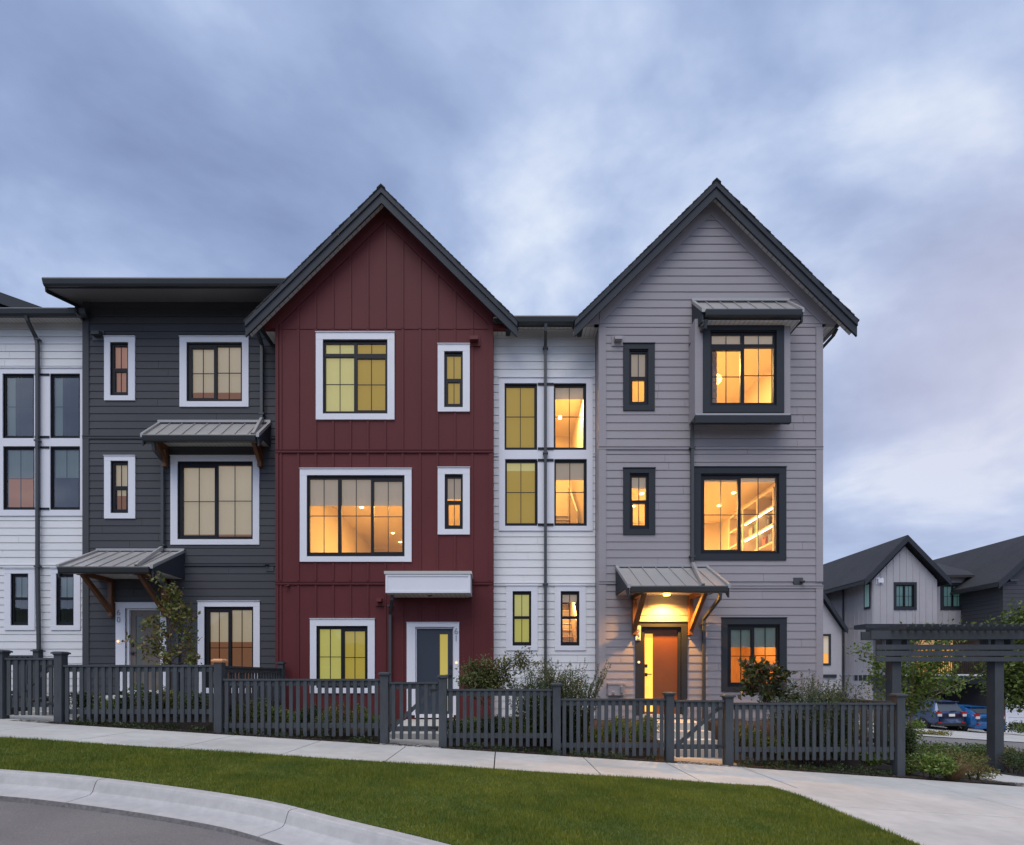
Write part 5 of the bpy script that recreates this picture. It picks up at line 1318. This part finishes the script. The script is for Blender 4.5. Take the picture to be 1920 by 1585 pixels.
mb = MB(); mb.box(gd[0]+.12, gd[1]-.12, YD+.04, YD+.059, gd[3]-.34, gd[3]-.08); mb.build('pane', M_PLASTIC, g_)
back_gable(H3, XD+3.2, 3.75, Z(985, YD-.3), .90, YD-.3, YD+14, YD)
mb = MB(); mb.box(XD-2.2, XD+6, YD-1.0, YD-.02, Z(1283, YD-1), Z(1268, YD-1)); mb.build('balcony', M_FASC, H3)
mb = MB(); zt = Z(1268, YD-1); zr = Z(1228, YD-1); mb.box(XD-2.2, XD+6, YD-1, YD-.95, zr-.05, zr); q = XD-2.2
while q < XD+6: mb.box(q, q+.025, YD-.99, YD-.965, zt, zr-.05); q += .125
mb.build('railing', M_PLASTIC, H3)
mb = MB(); mb.box(XD-.2, XD+6, YD-.9, YD-.02, Z(1182, YD-.9), Z(1172, YD-.9)); mb.build('skirt_roof', M_FASC, H3)
vent(H3, YD, 1898, 1088, .5, .2, M_GUT)
# bushes there
for (px, Yq, r, m_, lab) in ((1718, 26.0, (.5, .5, .35), LB, 'bright green bush beside the rear wheel of the blue estate car'), (1900, 28.6, (.8, .5, .45), LD, 'dark bush in front of the white garage door'), (1918, 28.0, (.6, .5, .4), LG, 'green bush at the right edge by the white garage door')):
    x = X(px, Yq); bush((x, Yq, G(x)), r, 700, .10, m_, lab, stems=False)
x = X(1722, 23.6); P_ = np.concatenate([blob((x+q*.35, 23.5, G(x)+.03), (.4, .3, .14), 160, .2) for q in range(-3, 4)]); o = leaves('ground_cover', P_, .09, LO); tag(o, kind='stuff')

# ================================================================== CARS
def paint(name, col):
    m = mat(name, col, .28, spec=.6, metal=.35); m.node_tree.nodes['Principled BSDF'].inputs['Coat Weight'].default_value = .6; return m
M_TYRE = mat('tyre_rubber', (.015, .015, .015), .8); M_RIM = mat('alloy', (.5, .5, .52), .25, metal=.9)
M_CGL = mat('car_glass', (.06, .07, .08), .06, spec=.8); M_TAIL = mat('tail_red', (.35, .02, .02), .2); M_LENS = mat('tail_clear', (.6, .55, .55), .2)
def car(loc, L, Wd, Ht, pm, label, suv=True, plate=True):
    x, y, z = loc; t = thing('parked_car', loc, label, 'car', 'cars parked on the driveway')
    hw = Wd/2
    # stations: (y, bottom z, belt z, roof z, half width body, half width roof)
    if suv: st = [(0, .42, .88, .92, .80, .70), (.05, .36, 1.0, 1.02, .93, .74), (.12, .34, 1.03, 1.20, .98, .70), (.35, .33, 1.05, 1.58, 1.0, .66), (.6, .32, 1.04, Ht-.04, 1.0, .66), (1.5, .30, 1.02, Ht, 1.0, .68), (2.3, .30, 1.0, Ht-.03, 1.0, .68), (2.9, .30, .98, Ht-.16, 1.0, .66), (3.5, .30, .97, 1.08, .99, .70), (4.2, .32, .88, .95, .95, .75), (L-.06, .36, .75, .80, .85, .7), (L, .42, .65, .70, .75, .6)]
    else: st = [(0, .42, .80, .86, .80, .70), (.05, .34, .98, 1.02, .93, .72), (.25, .30, 1.0, 1.16, .98, .68), (.9, .28, .98, Ht-.06, 1.0, .62), (1.7, .28, .95, Ht, 1.0, .64), (2.3, .28, .93, Ht-.04, 1.0, .64), (3.4, .28, .90, .98, .99, .70), (4.1, .30, .80, .86, .93, .7), (L-.05, .34, .65, .70, .82, .6), (L, .40, .55, .60, .7, .5)]
    mb = MB(); R = 14
    for (yy, b0, bl, rf, wb, wr) in st:
        a = hw*wb; r_ = hw*wr
        ring = [(0, b0), (a*.86, b0), (a*.97, b0+.10), (a, b0+.28), (a*.985, bl-.06), (a*.95, bl), (r_+(a*.95-r_)*.45, bl+(rf-bl)*.55), (r_, rf-.05), (r_*.85, rf), (0, rf+.015)]
        full = ring+[(-p, q) for p, q in ring[-2:0:-1]]; R = len(full)
        mb.v += [(x+p, y+yy, z+q) for p, q in full]
    for i in range(len(st)-1):
        for k in range(R): k2 = (k+1) % R; mb.f.append((i*R+k, i*R+k2, (i+1)*R+k2, (i+1)*R+k))
    mb.f.append(tuple(range(R))); mb.f.append(tuple((len(st)-1)*R+k for k in range(R-1, -1, -1)))
    body = mb.build('body', pm, t, True)
    # lower cladding
    mb = MB(); mb.box(x-hw*.93, x+hw*.93, y-.03, y+.12, z+.27, z+.42); mb.build('bumper', M_TYRE if suv else pm, t)
    # rear window
    if suv: a0, a1, y0_, y1_, w0, w1 = 1.06, 1.50, y+.06, y+.29, hw*.72, hw*.60
    else: a0, a1, y0_, y1_, w0, w1 = 1.08, 1.32, y+.08, y+.52, hw*.66, hw*.56
    mb = MB(); mb.hexa([(x-w0, y0_-.03, z+a0), (x+w0, y0_-.03, z+a0), (x+w1, y1_-.03, z+a1), (x-w1, y1_-.03, z+a1), (x-w0, y0_+.1, z+a0), (x+w0, y0_+.1, z+a0), (x+w1, y1_+.1, z+a1), (x-w1, y1_+.1, z+a1)])
    rw = mb.build('rear_window', M_CGL, t)
    mb = MB(); mb.hexa([(x-.05, y0_-.05, z+a0+.02), (x+.3, y0_-.05, z+a0+.04), (x+.3, y0_-.05, z+a0+.06), (x-.05, y0_-.05, z+a0+.045), (x-.05, y0_-.03, z+a0+.02), (x+.3, y0_-.03, z+a0+.04), (x+.3, y0_-.03, z+a0+.06), (x-.05, y0_-.03, z+a0+.045)]); mb.build('wiper', M_PLASTIC, rw)
    mb = MB(); yy = y+(.25 if suv else .7); mb.box(x-hw*.6, x+hw*.6, yy-.12, yy+.25, z+(1.58 if suv else Ht-.10), z+(1.63 if suv else Ht-.06)); mb.build('spoiler', pm, t)
    # side windows
    for s in (-1, 1):
        for (ya, yb) in (((.55, 1.05), (1.12, 1.95), (2.02, 2.95)) if suv else ((.95, 1.3), (1.38, 2.0), (2.08, 2.7))):
            mb = MB(); xo, xi = x+s*hw*.99, x+s*hw*(.775 if suv else .75); zt = z+Ht-.17
            mb.hexa([(xo, y+ya, z+1.07), (xo, y+yb, z+1.05), (xi+s*.0, y+yb-.05, zt), (xi, y+ya+.12, zt), (xo-s*.08, y+ya, z+1.07), (xo-s*.08, y+yb, z+1.05), (xi-s*.08, y+yb-.05, zt), (xi-s*.08, y+ya+.12, zt)])
            mb.build('side_window', M_CGL, t)
        mb = MB(); mb.box(x+s*hw*.76-.12, x+s*hw*.76+.13, y-.035, y+.12, z+.94, z+1.06); l_ = mb.build('tail_light', M_TAIL, t)
        mb = MB(); mb.box(x+s*hw*.76-.08, x+s*hw*.76+.13, y-.037, y+.10, z+.80, z+.939); mb.build('reverse_lens', M_LENS, l_)
        mb = MB(); mb.box(x+s*hw*.72-.1, x+s*hw*.72+.1, y-.04, y, z+.43, z+.49); mb.build('reflector', M_TAIL, t)
    if plate:
        mb = MB(); mb.box(x-.16, x+.16, y-.045, y-.01, z+.80, z+.94); mb.build('number_plate', mat('plate_white', (.75, .68, .66), .4), t)
    for (s, yy) in ((-1, .85), (1, .85), (-1, L-.9), (1, L-.9)):
        mb = MB(); xo = x+s*hw*1.005; mb.tube([(xo-s*.22, y+yy, z+.335), (xo, y+yy, z+.335)], .335, 20); tw = mb.build('wheel', M_TYRE, t)
        mb = MB(); mb.tube([(xo+s*.001, y+yy, z+.335), (xo+s*.012, y+yy, z+.335)], .07, 10)
        for k in range(5):
            a = k*2*math.pi/5; ca, sa = math.cos(a), math.sin(a); w_ = .035
            mb.hexa([(xo+s*.002, y+yy-sa*w_, z+.335+ca*w_), (xo+s*.002, y+yy+sa*w_, z+.335-ca*w_), (xo+s*.002, y+yy+ca*.22+sa*w_, z+.335+sa*.22-ca*w_), (xo+s*.002, y+yy+ca*.22-sa*w_, z+.335+sa*.22+ca*w_),
                     (xo+s*.014, y+yy-sa*w_, z+.335+ca*w_), (xo+s*.014, y+yy+sa*w_, z+.335-ca*w_), (xo+s*.014, y+yy+ca*.22+sa*w_, z+.335+sa*.22-ca*w_), (xo+s*.014, y+yy+ca*.22-sa*w_, z+.335+sa*.22+ca*w_)])
        mb.build('rim', M_RIM, tw)
    return t
xq = X(1784, 28.4)
car((xq, 28.4, G(xq)), 4.55, 1.8, 1.70, paint('paint_navy', (.035, .065, .15)), 'dark blue estate car seen from behind on the driveway')
xq = X(1855, 28.0)
car((xq, 28.0, G(xq)), 4.4, 1.76, 1.50, paint('paint_blue', (.01, .11, .32)), 'bright blue hatchback half hidden by the right pergola post', suv=False)

# ================================================================== HILLS BEHIND THE CAMERA (seen only in panes)
mb = MB(); n = 60
for i in range(n):
    x = -300+600*i/(n-1); h = 16+7*math.sin(i*.7)+4*math.sin(i*1.9); mb.v += [(x, -150, -20), (x, -155, h), (x, -220, h*1.3)]
for i in range(n-1):
    for j in range(2): mb.f.append((i*3+j, i*3+j+1, i*3+j+4, i*3+j+3))
struct(mb.build('hills', mat('hill_green', (.03, .045, .03), .95, .3, .1)))

# ================================================================== WORLD
w = bpy.data.worlds.new('World'); S.world = w; w.use_nodes = True
nt = w.node_tree; nd = nt.nodes; lk = nt.links; nd.clear()
out = nd.new('ShaderNodeOutputWorld')
sky = nd.new('ShaderNodeTexSky'); sky.sky_type = 'NISHITA'; sky.sun_disc = False
SUN_EL, SUN_AZ = math.radians(60), math.radians(200)
sky.sun_elevation = SUN_EL; sky.sun_rotation = SUN_AZ
bg1 = nd.new('ShaderNodeBackground'); bg1.inputs['Strength'].default_value = .07; lk.new(sky.outputs[0], bg1.inputs['Color'])
tc = nd.new('ShaderNodeTexCoord'); sp = nd.new('ShaderNodeSeparateXYZ'); lk.new(tc.outputs['Generated'], sp.inputs[0])
def math_(op, a, b=None, c=None):
    m = nd.new('ShaderNodeMath'); m.operation = op
    for i, q in enumerate((a, b, c)):
        if q is None: continue
        if isinstance(q, (int, float)): m.inputs[i].default_value = q
        else: lk.new(q, m.inputs[i])
    return m.outputs[0]
zc_ = math_('MAXIMUM', sp.outputs['Z'], 0.0); zd = math_('ADD', zc_, .28)
u = math_('DIVIDE', sp.outputs['X'], zd); v_ = math_('DIVIDE', sp.outputs['Y'], zd)
cb = nd.new('ShaderNodeCombineXYZ'); lk.new(u, cb.inputs[0]); lk.new(v_, cb.inputs[1])
mp = nd.new('ShaderNodeMapping'); mp.inputs['Rotation'].default_value = (0, 0, .6); mp.inputs['Scale'].default_value = (1.0, 1.2, 1); mp.inputs['Location'].default_value = (3.4, 1.2, 0); lk.new(cb.outputs[0], mp.inputs['Vector'])
n1 = nd.new('ShaderNodeTexNoise'); n1.inputs['Scale'].default_value = 2.1; n1.inputs['Detail'].default_value = 9; n1.inputs['Roughness'].default_value = .53; n1.inputs['Distortion'].default_value = .25; lk.new(mp.outputs[0], n1.inputs['Vector'])
ramp = nd.new('ShaderNodeValToRGB'); els = ramp.color_ramp.elements
cols = [(.26, (.19, .25, .43)), (.42, (.285, .37, .585)), (.51, (.37, .465, .69)), (.58, (.48, .575, .785)), (.68, (.70, .77, .90))]
els[0].position, els[0].color = cols[0][0], (*cols[0][1], 1); els[1].position, els[1].color = cols[-1][0], (*cols[-1][1], 1)
for p_, c_ in cols[1:-1]: e = els.new(p_); e.color = (*c_, 1)
fac = n1.outputs['Fac']
for (px_, py_, k_, am) in ((1030, 100, 30, .14), (1110, 300, 45, .05), (1880, 690, 60, .08), (1860, 330, 30, .09), (1700, 900, 30, .01), (1000, 560, 40, .02), (350, 700, 20, .03),
                           (1500, 240, 14, -.10), (280, 150, 12, -.06), (60, 480, 12, -.06), (1640, 600, 50, -.06), (620, 260, 16, -.04)):
    d_ = Vector(((px_-CX)/F, 1, (HY-py_)/F)).normalized()
    dp = nd.new('ShaderNodeVectorMath'); dp.operation = 'DOT_PRODUCT'; lk.new(tc.outputs['Generated'], dp.inputs[0]); dp.inputs[1].default_value = d_
    g_ = math_('MULTIPLY', math_('EXPONENT', math_('MULTIPLY', math_('SUBTRACT', dp.outputs['Value'], 1.0), float(k_))), float(am)*(.75 if am > 0 else .3))
    fac = math_('ADD', fac, g_)
lk.new(fac, ramp.inputs['Fac'])
# paler towards the horizon; the evening side behind the camera is brighter
hz = nd.new('ShaderNodeMapRange'); lk.new(sp.outputs['Z'], hz.inputs['Value']); hz.inputs['From Min'].default_value = .0; hz.inputs['From Max'].default_value = .55; hz.inputs['To Min'].default_value = .35; hz.inputs['To Max'].default_value = 0
wd_ = Vector(((1890-CX)/F, 1, (HY-690)/F)).normalized()
wp = nd.new('ShaderNodeVectorMath'); wp.operation = 'DOT_PRODUCT'; lk.new(tc.outputs['Generated'], wp.inputs[0]); wp.inputs[1].default_value = wd_
wf = math_('MULTIPLY', math_('EXPONENT', math_('MULTIPLY', math_('SUBTRACT', wp.outputs['Value'], 1.0), 45.0)), .5)
wm = nd.new('ShaderNodeMixRGB'); lk.new(wf, wm.inputs['Fac']); lk.new(ramp.outputs[0], wm.inputs[1]); wm.inputs[2].default_value = (.66, .60, .68, 1)
mx = nd.new('ShaderNodeMixRGB'); lk.new(hz.outputs[0], mx.inputs['Fac']); lk.new(wm.outputs[0], mx.inputs[1]); mx.inputs[2].default_value = (.50, .57, .76, 1)
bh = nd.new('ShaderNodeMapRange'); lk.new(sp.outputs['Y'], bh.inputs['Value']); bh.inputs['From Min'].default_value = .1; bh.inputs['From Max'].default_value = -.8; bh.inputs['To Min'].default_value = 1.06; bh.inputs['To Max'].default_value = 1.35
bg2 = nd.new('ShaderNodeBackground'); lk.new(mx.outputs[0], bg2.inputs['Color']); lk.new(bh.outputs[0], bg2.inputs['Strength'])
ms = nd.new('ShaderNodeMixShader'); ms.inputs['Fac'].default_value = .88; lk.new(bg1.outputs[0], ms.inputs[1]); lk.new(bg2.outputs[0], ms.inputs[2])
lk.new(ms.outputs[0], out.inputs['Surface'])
# soft evening light from behind the camera
sl = bpy.data.lights.new('sun', 'SUN'); sl.energy = 1.9; sl.angle = math.radians(50); sl.color = (1, .94, .87)
so = bpy.data.objects.new('sun', sl); COL.objects.link(so)
dirv = Vector((math.sin(SUN_AZ)*math.cos(SUN_EL), math.cos(SUN_AZ)*math.cos(SUN_EL), math.sin(SUN_EL)))
so.rotation_euler = dirv.to_track_quat('Z', 'Y').to_euler()

# ================================================================== CAMERA
cam = bpy.data.cameras.new('camera'); co = bpy.data.objects.new('camera', cam); COL.objects.link(co)
cam.sensor_width = 36; cam.sensor_fit = 'HORIZONTAL'; cam.lens = 36*F/1920; cam.shift_x = 20/1920; cam.shift_y = (HY-792.5)/1920
cam.clip_start = .1; cam.clip_end = 2000
co.location = (0, 0, E); co.rotation_euler = (math.pi/2, 0, 0)
S.camera = co
S.view_settings.view_transform = 'Standard'; S.view_settings.look = 'None'; S.view_settings.exposure = .16; S.view_settings.gamma = 1
S.render.engine = 'CYCLES'
try:
    S.cycles.max_bounces = 8; S.cycles.transparent_max_bounces = 12; S.cycles.sample_clamp_indirect = 6
except Exception: pass
